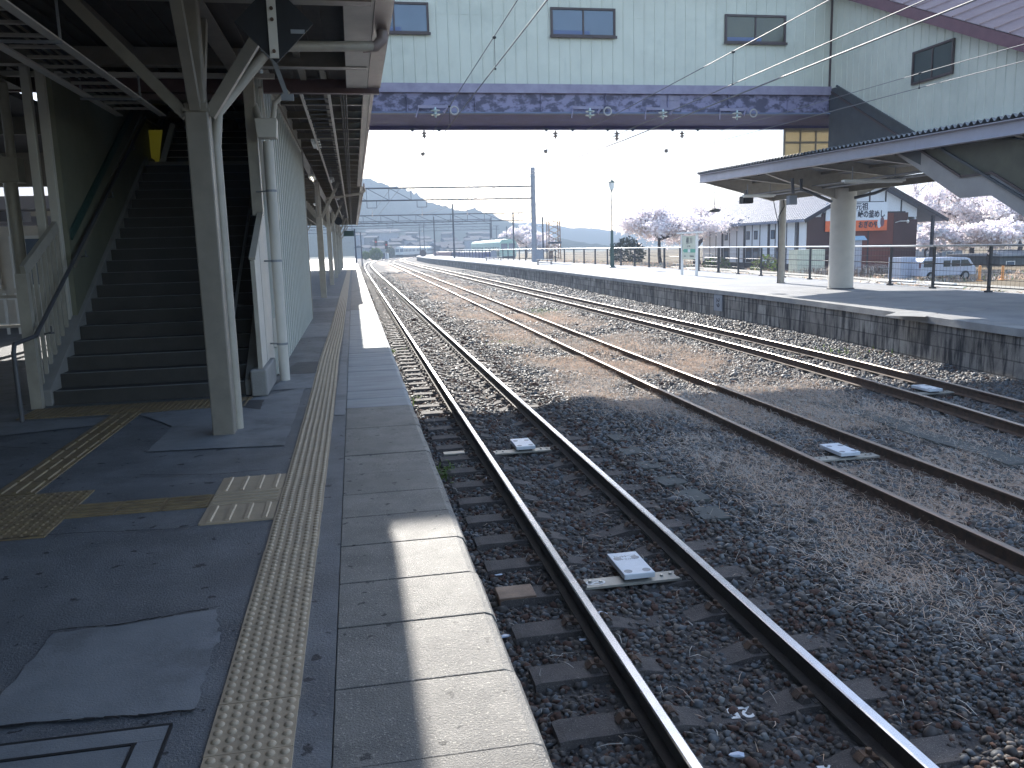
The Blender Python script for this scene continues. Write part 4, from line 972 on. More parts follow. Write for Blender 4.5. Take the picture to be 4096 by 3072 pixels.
# fine litter and marks by the near track
def crumple(name, label, p, s, material, cat='litter'):
    m = MB(); k = len(ICO); V = [(p[0] + v[0] * s[0] * rng.uniform(.6, 1.2), p[1] + v[1] * s[1] * rng.uniform(.6, 1.2), p[2] + s[2] * .5 + v[2] * s[2] * rng.uniform(.6, 1.2)) for v in ICO]
    m.v = V; m.f = [tuple(f) for f in ICF.tolist()]; m.m = [0] * 20; return tag(m.build(name, material), label, cat)
for (x, y), lab, s in (((2405, 2450), 'crumpled white plastic scrap leaning on the near rail', (.05,.06,.04)), ((2015, 2505), 'thin white plastic scrap below the platform edge', (.05,.03,.01)), ((1948, 1907), 'white pebble like scrap beside the near rail', (.035,.03,.03)),
    ((2330, 2540), 'small pale shard on the ballast beside a sleeper end', (.03,.02,.008)), ((2950, 2995), 'torn pale scrap between the rails by the numbered sleeper', (.05,.03,.012)), ((1995, 2277), 'flat pale stone chip near the platform wall', (.04,.02,.008))):
    q = PZ(x, y, -.9); crumple('litter_scrap', lab, (q.x, q.y, bedz(q.x, q.y) + .02), s, M['plastic'])
# track magnets (white boxes on steel plates)
def balise(label, cx, cy, z, bx, top=.085, plate=True, w_=.25, l_=.46, group='white track magnets'):
    t = thing('track_magnet', label, 'track magnet', (cx, cy, z), group=group)
    a = MB(); a.box(bx - w_/2, bx + w_/2, cy - .04, cy + l_ - .04, z + top - .045, z + top); o = a.build('white_box', M['white_box'], t, bevel=.006)
    a = MB()
    for sx in (-1, 1):
        for sy in (.06, l_ - .13): a = MB(); a.lathe([(.034, .0004), (.034, .0012)], (bx + sx * (w_/2 - .05), cy - .04 + sy, z + top), 12); a.build('screw_recess', M['galv'], o)
    a = MB(); a.box(bx - w_/2 + .04, bx + w_/2 - .04, cy, cy + l_ - .1, z, z + top - .046); a.build('spacer', M['black'], t)
    a = MB(); a.box(cx - .39, cx + .39, cy - .055, cy + .105, z - .0, z + .018); o = a.build('mount_plate', M['steelplate'], t)
    for x_ in (-.33, -.25, .25, .33):
        a = MB(); a.lathe([(.014, 0), (.014, .016)], (cx + x_, cy + .02 + (.02 if abs(x_) > .3 else 0), z + .018), 6); a.build('bolt', M['bolt'], o)
    if plate:
        a = MB(); n = 24
        for i in range(n):
            a0, a1 = 2*math.pi*i/n, 2*math.pi*(i+1)/n; r0, r1 = .040, .049; c0, c1 = cx - .29, cy + .025
            a.face([(c0 + r0*1.6*math.cos(a0), c1 + r0*math.sin(a0), z+.0195), (c0 + r1*1.6*math.cos(a0), c1 + r1*math.sin(a0), z+.0195), (c0 + r1*1.6*math.cos(a1), c1 + r1*math.sin(a1), z+.0195), (c0 + r0*1.6*math.cos(a1), c1 + r0*math.sin(a1), z+.0195)])
        a.bar((c0 - .05, c1 - .03, z + .0195), (c0 + .05, c1 + .03, z + .0195), .012, .001); a.bar((c0 - .05, c1 + .03, z + .0197), (c0 + .05, c1 - .03, z + .0197), .012, .001)
        a.build('circle_mark', M['white'], t)
    return t
sy1 = SL0 + SLP * 6
b1 = balise('white boxed track magnet on a steel plate between the near rails, closest to the camera', 2.0, sy1 - .02, PADZ + .003, 2.05)
text('lettering', 'EC-44M2', .05, M['galv'], b1, (2.05, sy1 + .31, PADZ + .0885), (0, 0, math.pi), .0004)
text('lettering', '0HYC-82', .036, M['galv'], b1, (2.05, sy1 + .25, PADZ + .0885), (0, 0, math.pi), .0004)
balise('white boxed track magnet between the near rails at the shadow edge', 2.0, SL0 + SLP * 13 + .02, PADZ + .003, 2.04, plate=False)
q = PZ(3365, 1822, -.86); balise('dirty white track magnet between the rusty middle rails', 5.56, q.y - .15, -.86, q.x, plate=False)
q = PZ(3705, 1562, -.86); balise('white track magnet between the rails nearest the far platform', interp(T3, q.y), q.y - .2, -.88, q.x, plate=False)
a = MB(); q = PZ(2130, 2370, -.9); a.box(.93, 1.22, sy1 - .1, sy1 + .13, PADZ - .05, PADZ + .016); tag(a.build('timber_block', M['rust_light'], bevel=.008), 'brown timber sleeper end with bolt holes left of the near rail', 'timber')
q = PZ(1835, 1808, -.9); a = MB(); a.box(1.0, 1.27, q.y - .06, q.y + .07, PADZ - .0, PADZ + .02); tag(a.build('steel_plate', M['steelplate'], bevel=.003), 'pale bolted steel plate left of the near rail by the green weed', 'plate')
for (y_k, s_, x_, lab) in ((3.83, '25', 2.0, ''), ):
    pass
kk = min(range(12), key=lambda k: abs(SL0 + SLP * k - PZ(2985, 2860, -.92).y)); yk = SL0 + SLP * kk
text('painted_number', '25', .15, M['white'], tr1, (2.02, yk, PADZ - .038), (0, 0, math.pi * .97), .0006, bold=.004)
text('painted_number', '2', .15, M['white'], tr1, (2.2, SL0 + SLP * max(kk - 1, 0), PADZ - .030), (0, 0, math.pi * .97), .0006, bold=.004)
# concrete slabs lying in the ballast between tracks
for i, (x, y) in enumerate(((2478, 1745), (2520, 1800), (2600, 1860), (2680, 1925), (2765, 1985), (2840, 2050))):
    q = PZ(x, y, -.88); a = MB(); z_ = float(bedz(q.x, q.y)) + .004; a.box(-.135, .135, -.17, .17, -.04, .03); o = a.build('trough_cover', M['slab_old']); o.location = (q.x, q.y, z_); o.rotation_euler = (rng.uniform(-.03,.03), rng.uniform(-.05,.05), .04 + rng.uniform(-.06,.06))
    tag(o, ['half buried concrete trough cover nearest the shadow edge between the tracks', 'second concrete trough cover after the shadow edge', 'third concrete trough cover counting from the shadow edge', 'fourth concrete trough cover counting from the shadow edge', 'fifth concrete trough cover counting from the shadow edge', 'concrete trough cover closest to the camera between the tracks'][i], 'slab', 'concrete slabs between the tracks')
pts = [PZ(x, y, -.88) for x, y in ((3290, 1600), (3420, 1640), (3580, 1690), (3740, 1745), (3900, 1790), (4090, 1855))]
for i, (p, q) in enumerate(zip(pts, pts[1:])):
    a = MB(); d = (q - p); ang = math.atan2(d.y, d.x); L_ = d.length; a.box(-L_/2, L_/2 - .01, -.17, .17, -.05, .03); o = a.build('trough_cover', M['slab_old']); m_ = (p + q) / 2; o.location = (m_.x, m_.y, float(bedz(m_.x, m_.y)) + .015); o.rotation_euler = (0, 0, ang)
    tag(o, 'long concrete trough cover beside the middle track, number %s from the sunlit end' % ('one', 'two', 'three', 'four', 'five')[i], 'slab', 'long trough covers right of the middle track')
# ============================================================ FOOTBRIDGE
def translucent(name, col, f=.6):
    m = mat(name, col, .6); n = m.node_tree.nodes; L = m.node_tree.links; p = n['Principled BSDF']
    t = n.new('ShaderNodeBsdfTranslucent'); t.inputs[0].default_value = tuple(col) + (1,); x = n.new('ShaderNodeMixShader'); x.inputs[0].default_value = f
    L.new(p.outputs[0], x.inputs[1]); L.new(t.outputs[0], x.inputs[2]); L.new(x.outputs[0], n['Material Output'].inputs[0]); return m
M['polycarb'] = translucent('polycarb', (.55,.50,.38), .45)
for k in ('blossom', 'blossom_white', 'straw', 'weed', 'leaf'):
    m = M[k]; n = m.node_tree.nodes; L = m.node_tree.links; p = n['Principled BSDF']; t = n.new('ShaderNodeBsdfTranslucent')
    if p.inputs['Base Color'].links: L.new(p.inputs['Base Color'].links[0].from_socket, t.inputs[0])
    x = n.new('ShaderNodeMixShader'); x.inputs[0].default_value = .4; L.new(p.outputs[0], x.inputs[1]); L.new(t.outputs[0], x.inputs[2]); L.new(x.outputs[0], n['Material Output'].inputs[0])
BY0, BY1, BX0, BX1 = 22.0, 24.4, -4.0, 13.34
fb = thing('footbridge', 'covered footbridge with pale green ribbed siding over stained purple grey steel girders', 'footbridge', (5, 23.2, 5))
def siding(mb, p0, p1, zlo, zhi, nrm, step=.29, seams=()):
    """ribbed sheet between two plan points; zlo/zhi are functions of the distance along"""
    p0 = Vector(p0); p1 = Vector(p1); L_ = (p1 - p0).length; d = (p1 - p0) / L_; nv = Vector(nrm)
    k = 0.0; cuts = [0]
    while k < L_ - .01: k = min(k + step, L_); cuts.append(k)
    for a, b in zip(cuts, cuts[1:]):
        A = p0 + d * a; B = p0 + d * b
        mb.face([(A.x, A.y, zlo(a)), (B.x, B.y, zlo(b)), (B.x, B.y, zhi(b)), (A.x, A.y, zhi(a))])
        r = .014; w_ = .034
        for (u, v, h0, h1) in ((a, a + w_ * .35, 0, r), (a + w_ * .35, a + w_ * .65, r, r), (a + w_ * .65, a + w_, r, 0)):
            U = p0 + d * u + nv * h0; V_ = p0 + d * v + nv * h1; e = .002
            U += nv * e; V_ += nv * e
            mb.face([(U.x, U.y, zlo(u)), (V_.x, V_.y, zlo(v)), (V_.x, V_.y, zhi(v)), (U.x, U.y, zhi(u))])
m_ = MB(); ZS = 5.87
siding(m_, (BX0, BY0), (BX1, BY0), lambda s: ZS, lambda s: 7.55, (0, -1)); siding(m_, (BX0, BY0), (BX1, BY0), lambda s: 7.552, lambda s: 8.6, (0, -1))
m_.box(BX0, BX1, BY0 - .006, BY0 - .003, 7.545, 7.56)
m_.build('siding', M['siding'], fb)
m_ = MB(); siding(m_, (BX1 + 3, BY1), (BX0, BY1), lambda s: ZS, lambda s: 8.6, (0, 1)); m_.build('siding', M['siding'], fb)
m_ = MB(); m_.box(BX0, BX1 + 3, BY0 + .05, BY1 - .05, 5.45, 5.6); m_.build('floor_deck', M['dark_sheet'], fb)
m_ = MB(); m_.box(BX0, BX1, BY0 - .10, BY0 + .12, 5.63, 5.855); m_.build('top_flange', M['girder_flange'], fb)
m_ = MB(); m_.box(BX0, BX1, BY0 + .0, BY0 + .05, 5.16, 5.629)
x = BX0 + .3
while x < BX1: m_.box(x, x + .02, BY0 - .07, BY0 - .001, 5.17, 5.628); x += 1.75
m_.build('girder_web', M['girder'], fb)
m_ = MB(); m_.box(BX0, BX1, BY0 - .08, BY0 + .14, 5.12, 5.159); m_.build('bottom_flange', M['girder_blue'], fb)
m_ = MB(); m_.box(BX0, BX1 + 3, BY0 + .141, BY1 - .12, 5.13, 5.16); m_.box(BX0, BX1 + 3, BY1 - .119, BY1 + .1, 5.05, 5.6); 
m_.build('underside', M['under'], fb)
m_ = MB(); m_.prism([(BX0-.3, BY0-.3, 8.5),(BX0-.3, BY1+.3, 8.5),(BX0-.3, (BY0+BY1)/2, 9.15)], (BX1 - BX0 + 3.6, 0, 0)); m_.box(BX0-.3, BX1+.2, BY0-.34, BY0-.3, 8.45, 8.65); m_.build('roof', M['maroon_roof'], fb)
def bridge_window(x0, x1, z0, z1, gl, label):
    Yf = BY0 - .03
    m = MB(); e = .055
    m.box(x0, x1, Yf - .03, Yf + .02, z1 - e, z1); m.box(x0, x1, Yf - .03, Yf + .02, z0, z0 + e); m.box(x0, x0 + e, Yf - .03, Yf + .02, z0 + e, z1 - e); m.box(x1 - e, x1, Yf - .03, Yf + .02, z0 + e, z1 - e)
    xm = (x0 + x1) / 2; m.box(xm - .022, xm + .022, Yf - .02, Yf + .02, z0 + e, z1 - e); m.box(x0 - .03, x1 + .03, Yf - .07, Yf - .031, z0 - .03, z0 + .03)
    o = m.build('window', M['frame_brown'], fb); o['label'] = label
    for a, b in ((x0 + e, xm - .022), (xm + .022, x1 - e)):
        q = MB(); q.box(a, b, Yf - .001, Yf + .005, z0 + e, z1 - e); q.build('pane', M[gl], o)
    q = MB(); q.box(x0 + e + .02, x0 + (x1 - x0) * .6, Yf - .006, Yf - .002, z0 + e, z0 + e + .10); q.build('inner_rail', M['blue_panel'], o)
wa, wb = PY(2200, 30, BY0), PY(2460, 152, BY0); bridge_window(wa.x, wb.x, wb.z, wa.z, 'glass', 'bridge window with blue grey glass in the middle of the span')
bridge_window(.45, PY(1712, 12, BY0).x, PY(1712, 137, BY0).z, PY(1712, 12, BY0).z, 'glass', 'bridge window half hidden by the canopy gutter')
wa, wb = PY(2898, 58, BY0), PY(3139, 178, BY0); bridge_window(wa.x, wb.x, wb.z, wa.z, 'glass_olive', 'bridge window with olive tinted glass near the corner')
# vertical corner trim and dark slanted panel
m_ = MB(); m_.box(BX1 - .04, BX1 + .03, BY0 - .045, BY0 + .02, ZS - .02, 8.6); m_.build('corner_trim', M['frame_brown'], fb)
# staircase housing on the far platform
HX = BX1
sh = thing('staircase', 'covered staircase descending from the footbridge to the far platform with pale green siding', 'staircase', (HX + 1.4, 18, 0))
lowz = lambda y: 5.80 - .503 * (21.6 - y) if y < 21.6 else 5.80
topz = lambda y: min(7.55 + .45 * (y - 19.85), 8.6)
m_ = MB(); siding(m_, (HX, 22.0), (HX, 9.0), lambda s: max(lowz(22 - s), min(3.9, topz(22 - s) - .01)), lambda s: topz(22 - s), (-1, 0), .27)
m_.build('siding', M['siding'], sh)
m_ = MB(); siding(m_, (HX + 2.9, 9.0), (HX + 2.9, 24.4), lambda s: max(lowz(9 + s) - .4, .2), lambda s: topz(9 + s), (1, 0), .6); m_.build('siding', M['siding'], sh)
m_ = MB(); m_.bar((HX - .02, 21.62, 5.82), (HX - .02, 9.0, lowz(9) + .02), .05, .05); m_.build('lower_trim', M['dark_sheet'], sh)
m_ = MB(); sz = lambda y: 2.5 if 15.7 < y < 16.63 else (2.5 + .52 * (y - 16.63) if y >= 16.63 else 2.5 - .52 * (15.7 - y))
m_.face([(HX + .015, 22.0, 4.0), (HX + .015, 22.0, 5.83), (HX + .015, 21.62, 5.80), (HX + .015, 18.0, lowz(18)), (HX + .015, 18.0, 3.35), (HX + .015, 19.5, 4.0)])
m_.face([(HX + .016, 22.0, 4.0), (HX + .016, 22.0, 5.12), (HX + .4, 22.0, 5.12), (HX + .4, 22.0, 4.0)]); m_.build('slant_panel', M['dark_sheet'], sh)
ys = [22.0, 16.63, 15.7, 10.9]
up = MB()
for a, b in zip(ys, ys[1:]):
    up.prism([(HX + .02, a, sz(a)), (HX + .02, b, sz(b) if b > 11 else 0.0), (HX + .02, b, (sz(b) if b > 11 else 0) + .45), (HX + .02, a, sz(a) + .45)], (.05, 0, 0))
up.build('stringer', M['soffit'], sh)
up = MB()
for a, b in zip(ys, ys[1:]):
    za, zb = sz(a), (sz(b) if b > 11 else 0.0); up.prism([(HX + .071, a, za + .08), (HX + .071, b, zb + .08), (HX + .071, b, zb + .2), (HX + .071, a, za + .2)], (2.75, 0, 0))
up.build('soffit', M['soffit'], sh)
up = MB()
for a, b in zip(ys, ys[1:]):
    za, zb = sz(a), (sz(b) if b > 11 else 0.0); up.prism([(HX + 2.83, a, za), (HX + 2.83, b, zb), (HX + 2.83, b, zb + .45), (HX + 2.83, a, za + .45)], (.05, 0, 0))
up.build('stringer', M['soffit'], sh)
up = MB()
for a, b in zip(ys, ys[1:]):
    za, zb = sz(a) + .45, (sz(b) if b > 11 else 0.0) + .45; up.bar((HX + .01, a, za + .02), (HX + .01, b, zb + .02), .06, .05)
up.build('skirting_line', M['frame_brown'], sh)
up = MB()
for a, b in zip(ys, ys[1:]):
    za, zb = sz(a) + .49, (sz(b) if b > 11 else 0.0) + .49; la, lb = lowz(a), max(lowz(b), zb + .1); up.face([(HX + .03, a, za), (HX + .03, b, zb), (HX + .03, b, lb), (HX + .03, a, la)])
up.face([(HX + .02, y_, z_) for y_, z_ in ((18.6, 3.99), (16.63, 2.97), (15.7, 2.97), (10.9, .47), (9, .3), (9, topz(9)))] + [(HX + .02, 18.6, topz(18.6) - 2.9)]); up.build('inner_wall', M['olive_shaded_wall'], sh)
m_ = MB(); 
m_.prism([(HX - .32, 22.6, topz(22.2) + .0), (HX - .32, 9, topz(9) + .0), (HX - .32, 9, topz(9) + .26), (HX - .32, 22.6, topz(22.2) + .26)], (.05, 0, 0)); m_.build('eave_board', M['maroon'], sh)
m_ = MB()
m_.face([(HX - .27, 22.6, 8.66), (HX - .27, 9, topz(9) + .06), (HX - .0, 9, topz(9) + .06), (HX - .0, 22.6, 8.66)])
for k in range(1):
    m_.face([(HX - .34, 22.6, 8.88), (HX - .34, 9, topz(9) + .28), (HX + 1.45, 9, topz(9) + .95), (HX + 1.45, 22.6, 9.5)]); m_.face([(HX + 1.45, 22.6, 9.5), (HX + 1.45, 9, topz(9) + .95), (HX + 3.2, 9, topz(9) + .28), (HX + 3.2, 22.6, 8.88)])
y = 9.2
while y < 22.4:
    z0 = topz(9) + .28 + (8.88 - topz(9) - .28) * (y - 9) / 13.6; m_.bar((HX - .33, y, z0 + .015), (HX + 1.45, y, z0 + .67), .03, .03); y += .42
m_.build('roof', M['maroon_roof'], sh)
yA, yB = PX(3658, 210, HX).y, PX(3824, 155, HX).y; zA, zB = PX(3653, 342, HX).z, PX(3658, 210, HX).z
m_ = MB(); X_ = HX - .03; e = .05
m_.box(X_ - .03, X_ + .02, yB, yA, zB - e, zB); m_.box(X_ - .03, X_ + .02, yB, yA, zA, zA + e); m_.box(X_ - .03, X_ + .02, yB, yB + e, zA + e, zB - e); m_.box(X_ - .03, X_ + .02, yA - e, yA, zA + e, zB - e); m_.box(X_ - .02, X_ + .02, (yA+yB)/2 - .02, (yA+yB)/2 + .02, zA + e, zB - e)
o = m_.build('window', M['frame_brown'], sh)
D('glass_dark', (.05,.065,.07), .1, (.035,.045,.05), 1)
for a, b in ((yB + e, (yA+yB)/2 - .02), ((yA+yB)/2 + .02, yA - e)):
    q = MB(); q.box(X_ - .001, X_ + .004, a, b, zA + e, zB - e); q.build('pane', M['glass_dark'], o)
# glazed landing wall under the bridge
pA, pB = PY(3138, 532, 24.3), PY(3312, 640, 24.3)
g_ = MB(); n = 4
for i in range(n + 1):
    x = pA.x + (pB.x - pA.x + .6) * i / n; g_.box(x - .025, x + .025, 24.27, 24.33, 3.9, 5.06)
for z in (3.9, 4.62, 5.02): g_.box(pA.x, pB.x + .6, 24.272, 24.328, z, z + .05)
o = g_.build('landing_window_frame', M['cream'], sh)
g_ = MB(); g_.box(pA.x + .02, pB.x + .6, 24.29, 24.30, 3.95, 5.03); g_.build('landing_glazing', M['polycarb'], o)

# insulators hung from the bridge
def insulator(label, p, discs=2, ring=True, bracket=True, matn='insul', ball=None, h=.1):
    t = thing('insulator', label, 'insulator', p, group='wire insulators on the footbridge')
    x, y, z = p
    if bracket:
        m = MB(); m.bar((x - .42, y + .18, z + .20), (x + .42, y + .18, z + .20), .04, .07); m.bar((x + .36, y + .2, z + .2), (x + .2, y, z + .02), .03, .06); m.bar((x - .40, y + .2, z + .18), (x - .5, y, z - .1), .02, .03); m.build('bracket', M['girder_flange'], t)
    m = MB(); prof = [(.018, .16)]
    for k in range(discs):
        b = .11 - k * h; prof += [(.03, b), (.125 if bracket else .085, b - .025), (.12 if bracket else .08, b - .04), (.03, b - .055)]
    prof.append((.018, prof[-1][1] - .05)); m.lathe(prof[::-1], (x, y, z), 16); m.build('discs', M[matn], t, smooth=True)
    if ring:
        m = MB(); cx, cz = x + .48, z + .08; pts = [(cx + .10 * math.cos(2*math.pi*i/16), y, cz + .10 * math.sin(2*math.pi*i/16)) for i in range(17)]; m.tube(pts, .022, 6); m.build('ring', M['insul_w'], t, smooth=True)
    if ball:
        m = MB(); m.lathe([(.01, -.06), (.045, -.045), (.062, 0), (.045, .045), (.01, .06)], (x + ball[0], y, z + ball[1]), 12); m.tube([(x, y, z - .1), (x + ball[0], y, z + ball[1])], .006, 5); m.build('weight', M['insul_w'], t)
    return t
for sx, sy, lab, rg in ((1742, 455, 'twin disc insulator on the girder face nearest the near canopy', True), (2360, 458, 'twin disc insulator on the girder face at mid span', True), (2652, 462, 'small twin disc insulator right of mid span', False), (2948, 465, 'twin disc insulator on the girder face near the corner', True)):
    insulator(lab, PY(sx, sy, 21.7), 2, rg)
for sx, lab, bl in ((1697, 'pale hanging insulator under the bridge closest to the near canopy', (-.06, -.48)), (2222, 'pale hanging insulator under the bridge at mid span', (-.3, -.42)), (2467, 'slender hanging insulator under the bridge right of mid span', None), (2728, 'pale hanging insulator under the bridge closest to the far canopy', (-.5, -.42))):
    insulator(lab, PY(sx, 545, 24.2), 3 if bl is None else 2, False, False, 'insul_w', bl, .075)
m_ = MB()
for sx in (1650, 1757, 2185, 2290, 2430, 2530, 2690, 2790):
    p = PY(sx, 528, 24.2); m_.prism([(p.x - .1, 24.15, 5.06), (p.x + .1, 24.15, 5.06), (p.x, 24.15, 4.96)], (0, .05, 0))
m_.build('hanger_lugs', M['girder_blue'], fb)
m_ = MB(); p = PY(2685, 400, 21.9); 
for i in range(5):
    for j in range(3): m_.lathe([(.014, 0), (.014, .02)], (p.x - .2 + i * .1, p.z, 0), 6)
m_.v = [(a, BY0 - .005 - c, b) for a, b, c in m_.v]; m_.box(p.x - .28, p.x + .28, BY0 - .012, BY0 - .001, 5.2, 5.6); m_.build('splice_plate', M['girder_flange'], fb)

# ============================================================ OVERHEAD WIRES
def wire(name, label, pts, r, material, cat='wire', hang=None, sag=.0):
    m = MB(); P = []
    for a, b in zip(pts, pts[1:]):
        a = Vector(a); b = Vector(b)
        for k in range(8): P.append(a + (b - a) * (k / 8) - Vector((0, 0, sag * 4 * (k/8) * (1 - k/8))))
    P.append(Vector(pts[-1])); m.tube(P, r, 6); t = thing(name, label, cat, P[0], group='overhead line wires'); m.build('strand', M[material], t, smooth=True)
    if hang:
        h = MB()
        for (x, y, z0, z1) in hang: h.tube([(x, y, z0), (x, y, z1)], .004, 5); h.lathe([(.012,-.02),(.03,-.01),(.03,.01),(.012,.02)], (x, y, z1), 8); h.lathe([(.01,-.016),(.022,0),(.01,.016)], (x, y, z0), 8)
        h.build('dropper', M['wire_dark'], t)
    return t
wire('overhead_wire', 'lower contact wire crossing the bridge siding left of the middle window', [(2.26,-4,4.36),(2.24,22,4.36),(2.1,89,4.5)], .0085, 'wire')
wire('overhead_wire', 'upper support wire above the near track with a dark clamp', [(2.28,-4,4.95),(2.26,21.5,4.76),(2.1,89,5.4)], .0075, 'wire', hang=[(2.27,12.9,4.36,4.81),(2.26,18.8,4.36,4.78)])
wire('overhead_wire', 'upper bright support wire of the middle track in front of the bridge corner', [(6.15,-2,4.75),(6.1,22,4.62),(6.1,89,5.4)], .007, 'wire', hang=[(6.12,12.9,4.17,4.66)])
wire('overhead_wire', 'lower contact wire of the middle track in front of the bridge corner', [(6.15,-2,4.17),(6.1,22,4.17),(6.1,89,4.5)], .0075, 'wire')
q = PX(3268, 252, 7.3); q2 = PX(3899, 0, 7.3); d_ = (q2 - q) / (q2.y - q.y)
wire('overhead_wire', 'thick bright feeder cable crossing the bridge corner and maroon roof', [q + d_ * (-2 - q.y), q, q + d_ * (22 - q.y), (7.0, 89, 5.2)], .013, 'wire')
wire('overhead_wire', 'thin upper wire over the far track crossing the stair housing window', [PX(4300, 120, 9.6), PX(3680, 293, 9.6), (9.6, 22, 4.55), (9.7, 89, 5.2)], .006, 'wire', hang=[(9.6, PX(3680, 293, 9.6).y, PX(3683, 350, 9.6).z, PX(3680, 293, 9.6).z)])
wire('overhead_wire', 'thin lower contact wire over the far track below the stair housing window', [PX(4300, 192, 9.6), PX(3683, 350, 9.6), (9.6, 22, 4.3), (9.7, 89, 4.5)], .007, 'wire')

# ============================================================ FAR PLATFORM CANOPY
t = thing('platform_canopy', 'far platform canopy with corrugated roof on a fat round column', 'canopy', (16, 20, 0))
CX0, CX1, CXM = 12.98, 18.9, 16.1
ez = lambda y: 4.0 + .0172 * (y - 14.6)
m_ = MB(); ys = np.arange(4, 30.31, .0125 * 3); 
prev = None; V = []; F = []
ys = np.arange(4, 30.32, .0375)
for i, y in enumerate(ys):
    a = .042 * math.cos(2 * math.pi * y / .19); e = ez(y)
    for (x, z) in ((CX0, e), (CXM, e - .38), (CX1, e - .02)): V.append((x, y, z + a))
n = len(ys)
for i in range(n - 1):
    for j in range(2): F.append((i*3+j, i*3+j+1, i*3+3+j+1, i*3+3+j))
V = np.array(V) - np.array([16, 20, 0]); 
o = tri_mesh('corrugated_roof', np.concatenate([V, V - [0, 0, .012]]), np.concatenate([np.array(F), np.array(F) + len(V), np.array([(i*3, i*3+3, i*3+3+len(V), i*3+len(V)) for i in range(n-1)])]), M['corr'], parent=t)
m_ = MB()
for i in range(10):
    y0, y1 = 4 + i * 2.63, 4 + (i + 1) * 2.63; pass
m_.prism([(13.10, 4, ez(4) - .36), (13.10, 30.3, ez(30.3) - .36), (13.10, 30.3, ez(30.3) - .09), (13.10, 4, ez(4) - .09)], (.02, 0, 0)); m_.prism([(13.0, 4, ez(4) - .38), (13.0, 30.3, ez(30.3) - .38), (13.0, 30.3, ez(30.3) - .361), (13.0, 4, ez(4) - .361)], (.22, 0, 0)); m_.prism([(13.0, 4, ez(4) - .089), (13.0, 30.3, ez(30.3) - .089), (13.0, 30.3, ez(30.3) - .07), (13.0, 4, ez(4) - .07)], (.2, 0, 0))
m_.build('edge_beam', M['fasc2'], t)
m_ = MB(); m_.prism([(18.6, 4, 3.6), (18.6, 30.3, 3.9), (18.6, 30.3, 4.15), (18.6, 4, 3.85)], (.06, 0, 0)); m_.build('edge_beam', M['fasc2'], t)
for i, y in enumerate((30.2, 27.8, 25.4, 22.8, 20.2, 17.6, 15.0, 12.4, 9.8)):
    e = ez(y); big = y in (30.2, 25.4, 15.0, 9.8)
    drop = .95 if y == 25.4 else (.72 if big else .30)
    m_ = MB(); m_.prism([(13.14, y, e - .33), (CXM, y, e - .38 - drop), (18.6, y, e - .33), (18.6, y, e - .06), (CXM, y, e - .42), (13.14, y, e - .06)], (0, .012, 0))
    for (a, b) in (((13.14, e - .34), (CXM, e - .385 - drop)), ((CXM, e - .385 - drop), (18.6, e - .34))): m_.bar((a[0], y + .006, a[1]), (b[0], y + .006, b[1]), .12, .014)
    m_.build('rib', M['cream'], t)
for x in (14.2, 15.2, 17.1, 18.0):
    m_ = MB(); z_ = -.05 - .38 * (1 - abs(x - CXM) / 2.9) ; m_.prism([(x, 4, ez(4) + z_ - .12), (x, 30.2, ez(30.2) + z_ - .12), (x, 30.2, ez(30.2) + z_ - .035), (x, 4, ez(4) + z_ - .035)], (.05, 0, 0)); m_.build('purlin', M['cream_dark'], t)
m_ = MB(); m_.box(CXM - .06, CXM + .06, 4, 30.2, 3.18, 3.42); m_.build('ridge_girder', M['cream_dark'], t)
cc = PZ(3368, 1153, 0)
m_ = MB(); m_.lathe([(.425, 0), (.425, .0)], (16.1, 25.5, 0), 32); m_ = MB()
k_ = 32; m_.lathe([(.40, -.02), (.40, 3.3)], (16.12, 25.5, 0), 32); m_.build('round_column', M['cream_light'], t, smooth=True)
m_ = MB(); m_.lathe([(.44, -.02), (.44, .03), (.41, .04)], (16.12, 25.5, 0), 32); m_.build('column_skirt', M['pipe_dark'], t)
m_ = MB(); m_.lathe([(.135, 0), (.135, 3.2)], (16.55, 30.3, 0), 20); m_.lathe([(.17, -.01), (.17, .03)], (16.55, 30.3, 0), 20); m_.build('thin_column', M['cream'], t, smooth=True)
m_ = MB(); m_.tube([(16.38, 30.25, 0), (16.37, 30.25, 2.6), (16.5, 30.1, 2.95), (16.4, 30, 3.3)], .022, 6); m_.tube([(16.36, 30.2, 2.2), (16.22, 30.2, 2.7), (16.1, 30.2, 3.2)], .018, 6); m_.build('cable', M['black'], t)
m_ = MB(); P = [PY(3205, 715, 24.6), PY(3205, 757, 24.6), PY(3240, 770, 24.6), PY(3325, 806, 24.9)]; m_.tube(P, .05, 8); m_.build('drain_pipe', M['pipe_dark'], t, smooth=True); m_ = MB(); P = [PY(3417, 792, 24.9), PY(3500, 772, 24.6), PY(3552, 752, 24.4), PY(3556, 690, 24.4)]; m_.tube(P, .05, 8); P = [PY(3170, 712, 24.6), PY(3172, 775, 24.6)]; m_.tube(P, .05, 8)
m_.build('drain_pipe', M['pipe_dark'], t, smooth=True)
m_ = MB(); m_.tube([(15.3, 6, 3.30), (15.3, 29.5, 3.34)], .045, 6); m_.tube([(14.9, 6, 3.36), (14.9, 29.5, 3.40)], .02, 6); m_.tube([(15.1, 6, 3.34), (15.1, 29.5, 3.40)], .02, 6); m_.build('conduits', M['galv'], t)
p = PY(3167, 802, 24.6); m_ = MB(); m_.box(p.x - .13, p.x + .13, p.y - .1, p.y + .1, p.z - .13, p.z + .15); tag(m_.build('junction_box', M['pole_conc'], t))
tube_lamp(tuple(PY(3495, 718, 21.5)), 'white tube lamp on the far canopy right of the fat column', 1.9, 'x', group='tube lamps under the canopies')
tube_lamp(tuple(PY(3035, 778, 27.0)), 'white tube lamp on the far canopy left of the thin column', 1.2, 'x')
